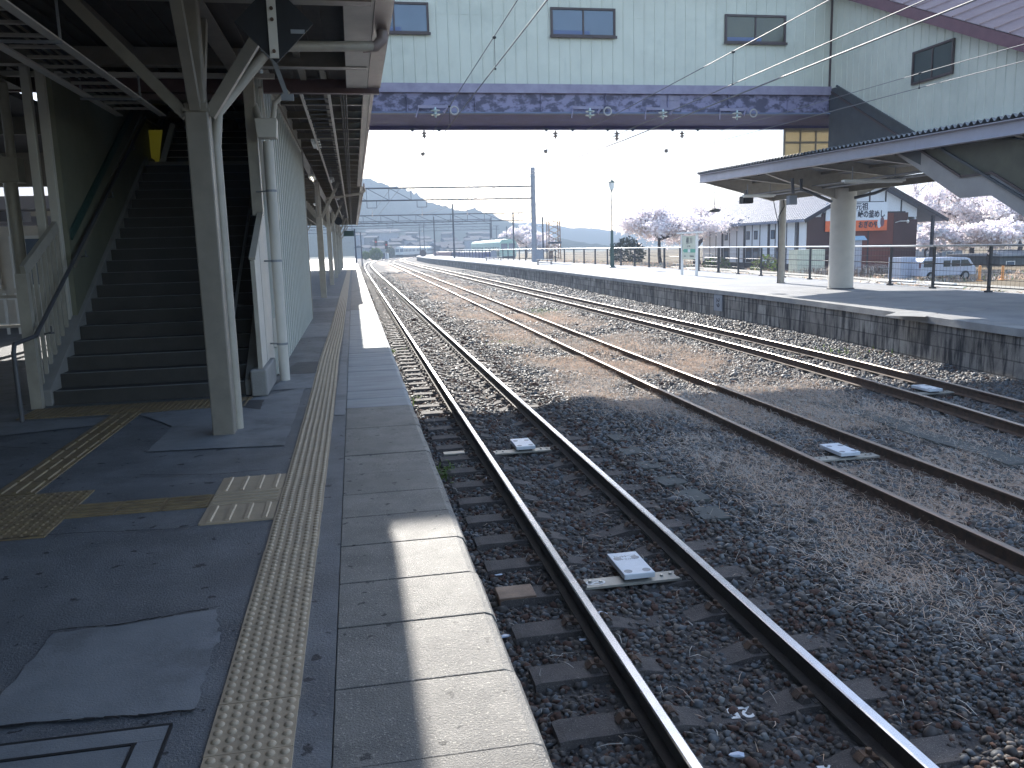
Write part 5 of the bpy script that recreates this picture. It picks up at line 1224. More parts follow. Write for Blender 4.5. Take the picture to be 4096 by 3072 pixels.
p = PY(2985, 798, 29.2); t = thing('camera_box', 'black box camera hanging under the end of the far canopy', 'camera', p)
m_ = MB(); m_.box(p.x - .2, p.x + .2, p.y - .2, p.y + .2, p.z - .15, p.z + .12); m_.build('case', M['black'], t, bevel=.03); m_ = MB(); m_.box(p.x - .05, p.x + .05, p.y - .05, p.y + .05, p.z + .12, p.z + .34); m_.build('mount', M['pipe_dark'], t)
p = PY(2858, 843, 29.6); t = thing('hanging_speaker', 'dark shallow dish hanging by a thin rod from the far canopy corner', 'speaker', p)
m_ = MB(); m_.lathe([(.02, -.06), (.16, -.05), (.24, .02), (.20, .05), (.08, .09), (.03, .1)], p, 16); o = m_.build('dish', M['dark_sheet'], t, smooth=True)
m_ = MB(); m_.tube([(p.x, p.y, p.z + .08), (p.x, p.y, p.z + .95)], .012, 6); m_.build('rod', M['pipe_dark'], t)

# ============================================================ FAR PLATFORM FURNITURE
fy = [12.5, 14.5, 16.5, 18.7, 21.4, 23.9, 26.3, 29.2, 32.2, 34.6, 37, 39.8, 42.6, 46, 49.6, 53, 56.4, 60, 63.6]
while fy[-1] < 205: fy.append(fy[-1] + 3.6)
t = thing('platform_fence', 'dark post and wire fence with bright top rail behind the far platform', 'fence', (interp(FEN, 60), 60, 0))
FZ = 1.36
for y in fy:
    x = interp(FEN, y); m_ = MB(); w_ = .035 if y < 40 else .055; m_.box(x - w_, x + w_, y - w_, y + w_, -.02, FZ - .03); m_.box(x - .08, x + .08, y - .08, y + .08, -.01, .05); m_.build('post', M['fence_metal'], t)
fp = [(interp(FEN, y), y) for y in fy]
m_ = MB(); m_.tube([(x, y, FZ) for x, y in fp], .032, 8); m_.build('top_rail', M['fence_rail'], t, smooth=True)
m_ = MB()
for z in (.14, .36, .58, .80, 1.02, 1.22): m_.tube([(x, y, z) for x, y in fp], .006 if z not in (.14, .80) else .016, 4, cap=False)
for (x0, y0), (x1, y1) in zip(fp[:22], fp[1:23]):
    for k in range(1, 16): f_ = k / 16; m_.tube([(x0 + (x1-x0)*f_, y0 + (y1-y0)*f_, .14), (x0 + (x1-x0)*f_, y0 + (y1-y0)*f_, FZ)], .0028, 3, cap=False)
m_.build('mesh_wires', M['fence_metal'], t)
# station name sign, parallel to the tracks
X_ = 16.98; t = thing('station_sign', 'white framed station name sign with a green band on the far platform', 'sign', (X_, 40.5, 0))
for y in (39.55, 41.45): m_ = MB(); m_.box(X_ - .05, X_ + .05, y - .06, y + .06, -.01, 2.12); m_.build('sign_post', M['white'], t)
m_ = MB(); m_.box(X_ - .14, X_ + .14, 39.1, 41.9, 2.12, 2.2); m_.build('sign_hood', M['white'], t)
m_ = MB(); m_.box(X_ - .03, X_ + .03, 39.62, 41.38, .82, 2.0); m_.build('sign_board', M['sign_cream'], t)
m_ = MB(); m_.box(X_ - .034, X_ - .031, 39.66, 41.1, 1.16, 1.34); m_.prism([(X_ - .034, 41.1, 1.16), (X_ - .034, 41.1, 1.34), (X_ - .034, 41.3, 1.25)], (.003, 0, 0)); m_.build('green_band', M['signgreen'], t)
m_ = MB(); m_.box(X_ - .037, X_ - .0345, 40.3, 40.62, 1.17, 1.33); m_.build('band_square', M['white'], t)
rot = (R(90), 0, R(-90))
text('station_name', '横 川', .36, M['ink'], t, (X_ - .036, 40.45, 1.74), rot, .002)
text('station_name', 'よこかわ', .11, M['ink'], t, (X_ - .036, 40.5, 1.47), rot, .002)
text('station_name', 'Yokokawa', .13, M['ink'], t, (X_ - .036, 40.1, .98), rot, .002)
text('station_name', 'Isobe', .10, M['ink'], t, (X_ - .036, 41.0, .98), rot, .002)
# ornate lamp post
x, y = 18.55, 58.5; t = thing('street_lamp', 'slim lantern lamp post with dark green base on the far platform', 'lamp post', (x, y, 0))
m_ = MB(); m_.lathe([(.26,0),(.26,.06),(.17,.12),(.15,.5),(.14,1.6),(.17,1.65),(.11,1.75),(.10,2.6),(.12,2.62),(.06,2.7)], (x, y, 0), 12); m_.build('base', M['green_metal'], t, smooth=True)
m_ = MB(); m_.lathe([(.05,2.7),(.045,4.3),(.075,4.35),(.04,4.42),(.04,4.75),(.075,4.8),(.035,4.85),(.03,5.4),(.11,5.5),(.02,5.52)], (x, y, 0), 10); m_.build('pole', M['pole_conc'], t, smooth=True)
m_ = MB(); m_.lathe([(.10,5.52),(.16,5.6),(.22,6.05)], (x, y, 0), 6); m_.build('lantern', M['lamp_white'], t); m_ = MB(); m_.lathe([(.27,6.05),(.25,6.1),(.06,6.24),(.02,6.3)], (x, y, 0), 6); m_.build('lantern_cap', M['green_metal'], t)
# big concrete pole
def cpole(label, x, y, z0, z1, r0, r1, material='pole_conc', arms=(), group=None, bands=False, name='utility_pole'):
    t = thing(name, label, 'pole', (x, y, z0), group=group); m = MB(); m.lathe([(r0, 0), (r1, z1 - z0)], (x, y, z0), 12); m.build('shaft', M[material], t, smooth=True)
    if bands:
        z = z0 + 1.8
        while z < z1: b = MB(); b.lathe([(r0 + .03, -.05), (r0 + .03, .05)], (x, y, z), 10); b.build('band', M['galv'], t); z += 1.45
    for (dx, z, ln) in arms:
        b = MB(); b.bar((x, y, z), (x + dx, y, z + ln), .05, .05); b.build('arm', M['galv'], t)
        b = MB(); b.lathe([(.02, -.1), (.08, -.06), (.08, .0), (.02, .04)], (x + dx, y, z + ln), 8); b.build('fitting', M['insul_w'], t)
    return t
cpole('thick pale concrete pole with bands rising from the far platform', 19.5, 89.4, 0, 10.05, .30, .24, arms=((-.6, 6.7, .1), (-1.2, 5.3, .55), (.9, 4.0, -.3)), bands=True)
# gantries
def gantry(label, Y, xa, xb, zb, zt, step, legs, mats='pole_dark', frames=()):
    t = thing('gantry', label, 'gantry', ((xa + xb) / 2, Y, zb)); r = .045 if Y < 100 else .065
    m = MB(); m.bar((xa, Y, zt), (xb, Y, zt), 2*r, 2*r); m.bar((xa, Y, zb), (xb, Y, zb), 2*r, 2*r); m.bar((xa, Y+.8, zt), (xb, Y+.8, zt), 2*r, 2*r); m.bar((xa, Y+.8, zb), (xb, Y+.8, zb), 2*r, 2*r); m.build('chords', M[mats], t)
    m = MB(); x = xa; k = 0
    while x < xb - .1:
        m.bar((x, Y, zb), (x, Y, zt), r, r); x2 = min(x + step, xb); m.bar((x, Y, zt), (x2, Y, zb), r, r); m.bar((x, Y, zb), (x, Y+.8, zb), r, r); x += step; k += 1
    m.build('lacing', M[mats], t)
    for x in frames:
        m = MB(); [m.bar(a, b, .05, .05) for a, b in (((x-.5,Y,zb),(x-.5,Y,zb-.75)),((x+.5,Y,zb),(x+.5,Y,zb-.75)),((x-.5,Y,zb-.75),(x+.5,Y,zb-.75)))]; m.build('hanging_frame', M[mats], t)
        m = MB(); m.lathe([(.03,-.9),(.11,-.86),(.03,-.8),(.11,-.72),(.03,-.66),(.02,-.2),(.02,0)], (x, Y, zb-.75), 8); m.build('insulator_string', M['insul_w'], t)
    for (x, zl, zh) in legs:
        m = MB(); m.lathe([(.17, 0), (.14, zh - zl)], (x, Y+.4, zl), 10); m.build('leg', M['pole_dark'], t, smooth=True)
    return t
g1a = PY(1460, 753, 89); g1b = PY(1460, 803, 89)
gantry('nearest overhead line truss gantry spanning the tracks', 89, -7.5, 19.3, g1b.z, g1a.z, 2.3, ((-7.4, -1, 9), ), frames=(2.2, 7.4, 12.2))
g2a = PY(1460, 863, 146); g2b = PY(1460, 894, 146)
gantry('second overhead line truss gantry with poles on the far platform', 146, -10, 30, g2b.z, g2a.z, 3.0, ((17.5, -.5, PY(1811, 815, 146).z), (28.2, -1, PY(2042, 849, 146).z), (-9.8, -1, 10)), frames=(6.5, 12))
gantry('third more distant truss gantry over the tracks', 205, -14, 34, PY(1600, 902, 205).z, PY(1600, 884, 205).z, 3.4, ((19.8, -.8, PY(1731, 867, 205).z), (-13.8, -1, 10), (34, -1, 9)))
gantry('fourth farthest truss gantry over the curving tracks', 285, -18, 50, PY(1600, 926, 285).z, PY(1600, 912, 285).z, 4.2, ((24, -1, PY(1689, 892, 285).z), (-17.8, -1, 9), (49, -1, 9)))
for sx, st, sb, Y, r, lab in ((1677, 908, 1015, 240, .13, 'thin dark pole with white cap left of the third gantry pole'), (2170, 868, 992, 125, .15, 'dark pole behind the fence right of the thick concrete pole'), (1960, 892, 960, 190, .14, 'dark pole behind the green train'), (2026, 906, 960, 172, .10, 'short dark pole just left of the green train front'), (1418, 915, 1035, 120, .12, 'dark pole beyond the end of the near platform'), (1442, 930, 1030, 150, .11, 'second dark pole beyond the end of the near platform')):
    p = PY(sx, st, Y); cpole(lab, p.x, Y, -1.0, p.z, r, r * .8, 'pole_dark', arms=((.5, p.z - .6, .0),))
# lattice tower
p = PY(2217, 890, 112); t = thing('lattice_tower', 'slim rusty lattice tower behind the far platform fence', 'tower', (p.x, 112, -1))
m_ = MB()
for a in (-.85, .85):
    for b in (0, 1.2): m_.bar((p.x + a, 112 + b, -1), (p.x + a * .9, 112 + b, p.z + .2), .13, .13)
z = -1
while z < p.z: m_.bar((p.x - .85, 112, z), (p.x + .85, 112, z + .8), .09, .09); m_.bar((p.x + .85, 112, z), (p.x - .85, 112, z + .8), .09, .09); z += .8
m_.build('frame', M['rust_light'], t); m_ = MB(); m_.box(p.x - .95, p.x + .95, 111.9, 112.0, PY(2217, 971, 112).z - .15, PY(2217, 971, 112).z + .15); m_.build('crossbar', M['pole_dark'], t)
# benches
def bench(label, x, y, w_=1.0):
    t = thing('bench', label, 'bench', (x, y, 0))
    m = MB(); m.box(x - w_, x + w_, y - .25, y + .22, .42, .46); m.build('seat', M['white'], t); m = MB(); m.box(x - w_, x - w_ * .1, y + .2, y + .26, .5, 1.35) if w_ < .9 else m.box(x - .35, x + .35, y - .05, y + .04, .5, 1.25); m.build('backrest', M['pole_conc'], t)
    m = MB()
    for s in (-.85, .85): m.bar((x + s*w_, y - .2, 0), (x + s*w_, y - .2, .42), .05, .05); m.bar((x + s*w_, y + .2, 0), (x + s*w_, y + .2, .42), .05, .05); m.bar((x + s*w_, y - .3, .03), (x + s*w_, y + .3, .03), .05, .05)
    m.bar((x - .85*w_, y, .15), (x + .85*w_, y, .15), .04, .04); m.build('legs', M['pole_dark'], t)
bench('double sided bench further along the far platform', 17.57, 105, 1.1); bench('white bench beside the thick concrete pole', 17.3, 75, .75)
m_ = MB(); p = PZ(2205, 1040, 0); m_.box(p.x - .25, p.x + .25, p.y, p.y + .4, 0, 1.1); tag(m_.build('equipment_cabinet', M['frame_brown'], bevel=.02), 'narrow brown equipment cabinet at the fence by the lattice tower', 'cabinet')
# painted 29 on the platform wall
p = PX(2884, 1206, interp(P2, 27.4) + .04); ang = math.atan2(interp(P2, 28) - interp(P2, 27), 1)
t = thing('number_plate', 'pale stained plate with sideways number on the far platform wall', 'sign', (interp(P2, 27.4) + .05, 27.4, p.z))
m_ = MB(); X_ = interp(P2, 27.4) + .03; m_.box(X_ - .01, X_ + .04, 27.1, 27.75, -.74, -.17); m_.build('plate', M['pole_conc'], t)
text('number', '29', .34, M['ink'], t, (X_ - .013, 27.42, -.45), (R(90), R(90), R(-90)), .002, bold=.006)

# ============================================================ YARD OBJECTS
YL = -1.1
hs = thing('timber_building', 'white plastered timber framed hall with grey tiled roof and brown gable end', 'building', (40, 60, YL))
WX0, WX1, WY0, WY1 = 34.88, 44.44, 60.0, 79.6
EL, ER, AP = PY(3199, 881, 60), PY(3768, 877, 60), PY(3484, 716, 60)
m_ = MB(); m_.box(WX0, WX0 + .15, WY0 + .1, WY1, YL, 3.25); m_.box(WX0, WX1, WY1, WY1 + .15, YL, 3.25); m_.box(WX1 - .15, WX1, WY0 + .1, WY1, YL, 3.25); m_.build('plaster_wall', M['plaster'], hs)
gx = lambda x, off=0: (EL.z + (AP.z - EL.z) * (x - EL.x) / (AP.x - EL.x) if x < AP.x else ER.z + (AP.z - ER.z) * (ER.x - x) / (ER.x - AP.x)) - .22 + off
m_ = MB(); m_.prism([(WX0, WY0 + .05, 3.2), (WX1, WY0 + .05, 3.2), (WX1, WY0 + .05, gx(WX1)), (AP.x, WY0 + .05, gx(AP.x)), (WX0, WY0 + .05, gx(WX0))], (0, .08, 0)); m_.build('gable_plaster', M['plaster'], hs)
BW = PY(3600, 850, 60).z
m_ = MB(); m_.box(WX0, 38.3, WY0 - .05, WY0 + .045, YL, min(BW, gx(WX0) + .1)); m_.box(WX0 + 1.2, 38.3, WY0 - .05, WY0 + .045, min(BW, gx(WX0) + .1), BW); m_.build('board_wall', M['brown_wall'], hs); m_ = MB(); m_.box(42.35, WX1, WY0 - .05, WY0 + .045, YL, 3.0); m_.box(42.35, 43.6, WY0 - .05, WY0 + .045, 3.0, BW); m_.build('board_wall', M['brown_wall'], hs)
m_ = MB(); m_.box(38.3, 42.349, WY0 - .03, WY0 + .04, YL, BW); m_.build('red_wall', M['red_wall'], hs)
m_ = MB()
for x in (36.2, 37.6, 39.0, 40.2, 41.6, 43.0): m_.box(x - .05, x + .05, WY0 + .0, WY0 + .049, BW, gx(x) - .02)
m_.box(WX0 + 1.3, WX1 - 1.1, WY0 - .06, WY0 + .0, BW, BW + .1); m_.box(WX0 + 3, WX1 - 3, WY0 - .01, WY0 + .047, 4.38, 4.46)
m_.box(40.1, 40.2, WY0 - .06, WY0 - .031, YL, 2.2); m_.box(38.3, 42.3, WY0 - .06, WY0 - .031, 1.0, 1.08)
m_.build('timber_frame', M['timber'], hs)
m_ = MB(); T_ = .14
for (a, b) in ((EL, AP), (ER, AP)):
    m_.prism([(a.x, 59.3, a.z), (b.x, 59.3, b.z + .05), (b.x, 59.3, b.z + .05 - T_), (a.x, 59.3, a.z - T_)], (0, 81.3 - 59.3, 0))
o = m_.build('roof', M['tile_roof'], hs)
m_ = MB(); y = 59.4; sd = (AP - EL)
while y < 81.2:
    m_.bar((EL.x, y, EL.z + .03), (AP.x, y, AP.z + .08), .17, .12); y += .42
k = .05
while k < 1: m_.bar((EL.x + sd.x * k, 59.4, EL.z + sd.z * k + .04), (EL.x + sd.x * k, 81.2, EL.z + sd.z * k + .05), .04, .10); k += .07
m_.build('roof_tiles', M['tile_roof'], o)
m_ = MB(); m_.bar((AP.x, 59.2, AP.z + .15), (AP.x, 81.4, AP.z + .15), .35, .25); m_.build('ridge_cap', M['tile_roof'], o)
m_ = MB()
for (a, b) in ((EL, AP), (ER, AP)): m_.bar((a.x, 59.24, a.z - .10), (b.x, 59.24, b.z - .06), .06, .26)
m_.build('barge_board', M['timber'], hs)
m_ = MB(); m_.bar((ER.x - 1.2, 59.5, YL), (ER.x - 1.2, 59.5, ER.z + .3), .2, .2); m_.bar((ER.x - 1.2, 70, YL), (ER.x - 1.2, 70, ER.z + .3), .2, .2); m_.bar((EL.x + .1, 80.6, YL), (EL.x + .1, 80.6, 3.1), .22, .22); m_.build('eave_post', M['timber'], hs)
sY = lambda cx: PX(2700 + .3617 * cx, 950, WX0).y
m_ = MB()
for cx in (388, 455, 605, 685, 855, 940, 1110, 1235, 1330): y = sY(cx); m_.box(WX0 - .03, WX0 - .001, y - .05, y + .05, YL, 3.2)
for cx in (528, 772, 1040, 1357): y = sY(cx); m_.box(WX0 - .07, WX0 - .001, y - .16, y + .16, YL, 3.2)
m_.box(WX0 - .05, WX0 - .0005, WY0 + .2, WY1, YL, -.28); m_.build('wall_timbers', M['timber'], hs)
for cx0, cx1, z1 in ((540, 600, 1.05), (785, 850, 1.05), (862, 935, 1.05), (1115, 1230, 1.05)):
    m_ = MB(); m_.box(WX0 - .04, WX0 - .002, sY(cx1) + .06, sY(cx0) - .1, -.25, z1); o = m_.build('door', M['timber'], hs); m_ = MB(); m_.box(WX0 - .055, WX0 - .041, sY(cx1) + .2, sY(cx0) - .25, .0, .7); m_.build('pane', M['glass'], o)
for cx in (568, 810, 895, 1083):
    y = sY(cx); m_ = MB(); m_.box(WX0 - .05, WX0 - .002, y - .3, y + .3, 1.75, 2.5); o = m_.build('window', M['timber'], hs); m_ = MB(); m_.box(WX0 - .06, WX0 - .051, y - .22, y + .22, 1.83, 2.42); m_.build('pane', M['glass'], o)
m_ = MB(); q = PY(3590, 890, 59.9); m_.tube([(q.x - .2, 59.9, q.z), (q.x, 59.6, q.z + .1), (q.x + .6, 59.6, q.z + .1)], .03, 6); m_.lathe([(.05,-.15),(.12,0),(.05,.12)], (q.x + .7, 59.6, q.z + .08), 8); m_.build('wall_lamp', M['white'], hs)
# the shop sign board
s0, s1 = PY(3412, 811, 59.8), PY(3545, 921, 59.8); zm = PY(3545, 879, 59.8).z
t = thing('shop_sign', 'white and orange shop sign board with brush lettering on the gable', 'sign', (39.5, 59.8, s1.z))
m_ = MB(); m_.box(36.3, s1.x, 59.74, 59.82, zm, s0.z + .02); m_.build('upper_board', M['plaster'], t)
m_ = MB(); m_.box(36.3, s1.x, 59.74, 59.82, s1.z, zm - .001); m_.build('lower_board', M['orange'], t)
rf_ = (R(90), 0, 0)
p = PY(3448, 828, 59.73); text('lettering', '元祖', .56, M['ink'], t, p, rf_, .01, bold=.012)
m_ = MB(); m_.box(p.x - .5, p.x + .5, 59.72, 59.735, p.z + .29, p.z + .32); m_.box(p.x - .5, p.x + .5, 59.72, 59.735, p.z - .30, p.z - .27); m_.build('rule_lines', M['ink'], t)
p = PY(3486, 858, 59.73); text('lettering', '峠の釜めし', .60, M['ink'], t, p, rf_, .01, sx=.80, bold=.02)
p = PY(3473, 900, 59.73); text('lettering', 'おぎのや', .54, M['ink'], t, p, rf_, .01, sx=.80, bold=.02)
m_ = MB()
for cx, cz, r in ((.0, .0, .55), (.12, .52, .4), (.06, .92, .26)): m_.prism([(s0.x - .72 + cx + r * math.cos(2*math.pi*i/20), 59.70 - cz * .004, zm + .3 + cz + r * 1.05 * math.sin(2*math.pi*i/20)) for i in range(20)], (0, .03, 0))
m_.build('orange_shape', M['orange_soft'], t)
m_ = MB(); p = PY(3522, 893, 59.7); m_.prism([(p.x - .1 + .17 * math.cos(2*math.pi*i/14), 59.70, p.z + .36 * math.sin(2*math.pi*i/14)) for i in range(14)], (0, .03, 0)); m_.build('pale_shape', M['plaster'], t)
m_ = MB(); m_.prism([(p.x + .14 + .17 * math.cos(2*math.pi*i/14), 59.68, p.z + .12 + .38 * math.sin(2*math.pi*i/14)) for i in range(14)], (0, .03, 0)); m_.build('maroon_shape', M['maroon'], t)
def cabinet(label, sx0, sx1, sy0, sy1, Y, material, cap=None, cat='cabinet', name='cabinet'):
    a, b = PY(sx0, sy0, Y), PY(sx1, sy1, Y); t = thing(name, label, cat, ((a.x+b.x)/2, Y, YL)); m = MB(); m.box(a.x, b.x, Y, Y + 1.2, YL, a.z); m.build('body', M[material], t, bevel=.02)
    m = MB(); m.box(a.x + .06, (a.x+b.x)/2 - .02, Y - .012, Y - .001, YL + .2, a.z - .1); m.box((a.x+b.x)/2 + .02, b.x - .06, Y - .012, Y - .001, YL + .2, a.z - .1); m.build('door', M[material], t)
    if cap: m = MB(); m.prism([(a.x - .25, Y - .2, a.z + .001), (b.x + .3, Y - .2, a.z + .001), (b.x + .1, Y - .1, a.z + .32), (a.x - .1, Y - .1, a.z + .32)], (0, 1.6, 0)); m.build('cap', M[cap], t)
cabinet('tall pale cabinet with blue grey cap beside the fat column', 3398, 3444, 962, 1080, 57, 'fasc2', 'blue_roof')
cabinet('wide pale green white tank cabinet in front of the hall', 3190, 3298, 1000, 1076, 55, 'sign_cream')
cabinet('white panelled storage box left of the van', 3603, 3662, 1030, 1098, 47, 'van')
# van
vA = PY(3690, 1030, 46); vx0, vx1 = vA.x - .05, PY(3878, 1030, 46).x + .55; vz = YL; vt = PY(3780, 1029, 46).z
t = thing('parked_van', 'small silver blue van parked behind the fence below the cherry trees', 'van', ((vx0+vx1)/2, 46.7, vz))
Ln = vx1 - vx0
pr = [(0,.35),(0,.95),(.05,1.55),(.25,1.83),(2.55*Ln/3.4,1.86),(2.95*Ln/3.4,1.72),(3.25*Ln/3.4,1.15),(3.38*Ln/3.4,.95),(Ln,.4)]; H_ = (vt - vz) / 1.86
m_ = MB(); m_.prism([(vx0 + a, 46, vz + b * H_) for a, b in pr], (0, 1.5, 0)); m_.build('body', M['van'], t, bevel=.05)
for a0, a1 in ((.15, .8), (1.35, 1.75), (1.85, 2.35), ):
    m_ = MB(); m_.box(vx0 + a0*Ln/3.4, vx0 + a1*Ln/3.4, 45.97, 45.999, vz + 1.1*H_, vz + 1.6*H_); m_.build('side_window', M['glass_dark'], t)
m_ = MB(); m_.prism([(vx0 + 2.42*Ln/3.4, 45.97, vz + 1.1*H_), (vx0 + 3.1*Ln/3.4, 45.97, vz + 1.1*H_), (vx0 + 2.8*Ln/3.4, 45.97, vz + 1.62*H_), (vx0 + 2.42*Ln/3.4, 45.97, vz + 1.62*H_)], (0, .03, 0)); m_.build('side_window', M['glass_dark'], t)
for a in (.6, 2.7):
    m_ = MB(); n = 16; m_.prism([(vx0 + a*Ln/3.4 + .28 * math.cos(2*math.pi*i/n), 45.93, vz + .28 + .28 * math.sin(2*math.pi*i/n)) for i in range(n)], (0, .18, 0)); o = m_.build('wheel', M['tyre'], t); m_ = MB(); m_.prism([(vx0 + a*Ln/3.4 + .16 * math.cos(2*math.pi*i/n), 45.91, vz + .28 + .16 * math.sin(2*math.pi*i/n)) for i in range(n)], (0, .019, 0)); m_.build('rim', M['galv'], o)
m_ = MB(); m_.box(vx0 - .02, vx0 + .03, 46.05, 46.2, vz + .8, vz + 1.1); m_.build('tail_light', M['maroon'], t)
# white kerb blocks lying by the fence
for i, (a, b) in enumerate((((3435, 1130), (3540, 1140)), ((3520, 1122), (3660, 1130)), ((3590, 1136), (3730, 1144)), ((3705, 1132), (3822, 1140)), ((3730, 1148), (3860, 1156)))):
    p, q = PZ(*a, YZ + .08), PZ(*b, YZ + .08); m_ = MB(); m_.bar(p, q, .16, .13); tag(m_.build('kerb_block', M['white'], bevel=.03), ('white kerb bar closest to the fat column behind the fence', 'white kerb bar behind the others nearest the dry grass', 'middle white kerb bar lying against the fence', 'white kerb bar under the van behind the fence', 'white kerb bar furthest from the fat column behind the fence')[i], 'kerb bar', 'white kerb bars behind the fence')
for sx, lab in ((3921, 'orange marker post closer to the van'), (4013, 'orange marker post closer to the dark shed')):
    p = PY(sx, 1063, 44); t = thing('marker_post', lab, 'marker post', (p.x, 44, YL), group='orange marker posts'); m_ = MB(); m_.lathe([(.2,0),(.2,.04),(.09,.1),(.07,p.z - YL),(.02, p.z - YL + .03)], (p.x, 44, YL), 10); m_.build('cone', M['orange_soft'], t, smooth=True)
# houses behind
def house(label, sx0, sx1, sy_e, sy_r, Y, wallm, roofm, depth=8):
    a, b, c_ = PY(sx0, sy_e, Y), PY(sx1, sy_e, Y), PY((sx0+sx1)/2, sy_r, Y); t = thing('house', label, 'house', ((a.x+b.x)/2, Y, YL)); m = MB(); m.box(a.x + .3, b.x - .3, Y, Y + depth, YL, a.z); m.build('wall', M[wallm], t)
    m = MB(); xm = (a.x + b.x) / 2; m.prism([(a.x, Y - .5, a.z), (b.x, Y - .5, a.z), (b.x - (b.x-a.x)*.22, Y + depth * .4, c_.z), (a.x + (b.x-a.x)*.22, Y + depth * .4, c_.z)], (0, .4, .02)); m.prism([(a.x, Y - .5, a.z - .15), (b.x, Y - .5, a.z - .15), (b.x, Y - .5, a.z - .002), (a.x, Y - .5, a.z - .002)], (0, depth + 1, 0)); m.build('roof', M[roofm], t)
    w0 = a.x + .9
    while w0 < b.x - 1.8:
        m = MB(); m.box(w0, w0 + .9, Y - .04, Y - .002, a.z - 1.6, a.z - .6); o = m.build('window', M['white'], t); m = MB(); m.box(w0 + .07, w0 + .83, Y - .05, Y - .041, a.z - 1.53, a.z - .67); m.build('pane', M['glass'], o); w0 += 2.6
house('pale blue roofed house seen through the cherry trees', 3695, 3848, 930, 880, 96, 'blue_roof', 'blue_roof')
house('grey house with dark roof right behind the timber hall', 3680, 3770, 925, 890, 84, 'grey_wall', 'grey_wall')
house('long dark shed behind the orange marker posts', 3990, 4190, 1018, 1000, 64, 'dark_sheet', 'grey_wall', 6)
house('low grey storehouse under the right cherry tree', 3760, 3860, 985, 960, 88, 'grey_wall', 'dark_sheet')
# cherry trees
def cherry(label, base, H, W, seed, n=9000, mats=('blossom_white', 'blossom'), qs=.11, group='blossoming cherry trees', cat='tree', wood='bark'):
    r = random.Random(seed); tr = MB(); tips = []; segs = []
    def grow(p, d, ln, rad, lev):
        q = p + d * ln; mid = p + d * ln * .5 + Vector((r.uniform(-1,1), r.uniform(-1,1), r.uniform(-.3,.6))) * ln * .10
        segs.append((p, mid, q, rad, lev))
        if lev >= 2: tips.append((mid, ln)); tips.append((q, ln))
        if lev == 5: return
        for k in range((4 if lev == 0 else 3) if lev in (0, 1) else 2 + (r.random() < .4)):
            a = r.uniform(0, 6.28); sp = .8 if lev < 2 else .62
            nd = d * .7 + Vector((math.cos(a) * W / H * 1.1, math.sin(a) * W / H * 1.1, r.uniform(-.35, .45))) * sp
            nd.normalize(); nd.z = max(nd.z, -.30)
            grow(q, nd.normalized(), ln * r.uniform(.70, .92), rad * .64, lev + 1)
    t = thing('cherry_tree', label, cat, base, group=group)
    grow(Vector((0, 0, 0)), Vector((r.uniform(-.15,.15), r.uniform(-.15,.15), 1)).normalized(), H * .15, H * .030, 0)
    zs = max(q.z for _, _, q, _, _ in segs); ws = max(abs(q.x) for _, _, q, _, _ in segs); f1, f2 = H * .95 / zs, W / 2 / ws
    S = lambda v: Vector((v.x * f2, v.y * f2, v.z * f1))
    for p, m_, q, rad, lev in segs: tr.tube([S(p), S(m_), S(q)], [rad, rad * .84, rad * .66], 7 if lev < 3 else 4, cap=False)
    tr.build('trunk', M[wood], t, local=True, smooth=True)
    T = np.array([(p.x * f2, p.y * f2, p.z * f1) for p, l in tips]); rg = np.random.default_rng(seed)
    idx = rg.integers(0, len(T), n); P = T[idx] + rg.normal(0, 1, (n, 3)) * np.array([.034 * W, .034 * W, .036 * H]) * rg.uniform(.3, 1.1, (n, 1)) - np.stack([np.zeros(n), np.zeros(n), np.abs(rg.normal(0, .05 * H, n))], 1)
    keep = P[:, 2] > H * .13; P = P[keep]; m = len(P)
    a = rg.normal(0, 1, (m, 3)); a /= np.linalg.norm(a, axis=1)[:, None]; b = np.cross(a, rg.normal(0, 1, (m, 3))); b /= np.linalg.norm(b, axis=1)[:, None]; s = qs * rg.uniform(.5, 1.4, (m, 1))
    V = np.stack([P - a * s, P - b * s, P + a * s, P + b * s], 1).reshape(-1, 3); tri_mesh('crown', V, np.arange(4 * m).reshape(-1, 4), [M[k] for k in mats], rg.integers(0, len(mats), m), parent=t)
    return t
def tb(sx, Y, z=YL): p = PY(sx, 1000, Y); return (p.x, Y, z)
cherry('broad pale cherry tree left of the timber hall with spreading dark limbs', tb(2645, 76), 6.7, 14.5, 3, 27000, qs=.10)
cherry('cherry tree partly hidden behind the station name sign', tb(2800, 92), 7.6, 8.5, 8, 9000)
cherry('cherry tree rising behind the right end of the timber hall roof', tb(3700, 92), 10.5, 13, 12, 16000)
cherry('large cherry tree with bare dark limbs right of the blue house', tb(3890, 74), 9.6, 13, 21, 26000)
cherry('densest pale cherry tree at the right picture edge', tb(4070, 66), 7.6, 13, 33, 26000)
cherry('low cherry tree blossoming above the van', tb(3960, 58), 4.3, 7.5, 41, 11000)
cherry('small distant pink cherry tree behind the green train', tb(2105, 200), 8.5, 13, 5, 6000, ('blossom_white', 'blossom'), .25)
cherry('second small distant pink cherry tree right of the concrete pole', tb(2160, 190), 6.2, 9, 6, 4000, ('blossom_white', 'blossom'), .25)
cherry('small pink cherry tree behind the storehouse near the marker posts', tb(3700, 70), 4.2, 5.5, 61, 5000)
bush('shrub', 'dark round evergreen bush behind the lamp post', tb(2508, 85, .6), 1.9, 1.6, 1.7, 2200, .14, [M['leaf_dark']])
bush('shrub', 'green shrub at the foot of the hall wall left side', tb(2860, 66, -.4), 1.3, 1, .9, 500, .12, [M['weed'], M['drygrass']])
bush('shrub', 'yellow green shrub at the foot of the hall wall near the thin column', tb(3065, 60, -.4), 1.3, 1, .9, 500, .12, [M['weed'], M['drygrass']])
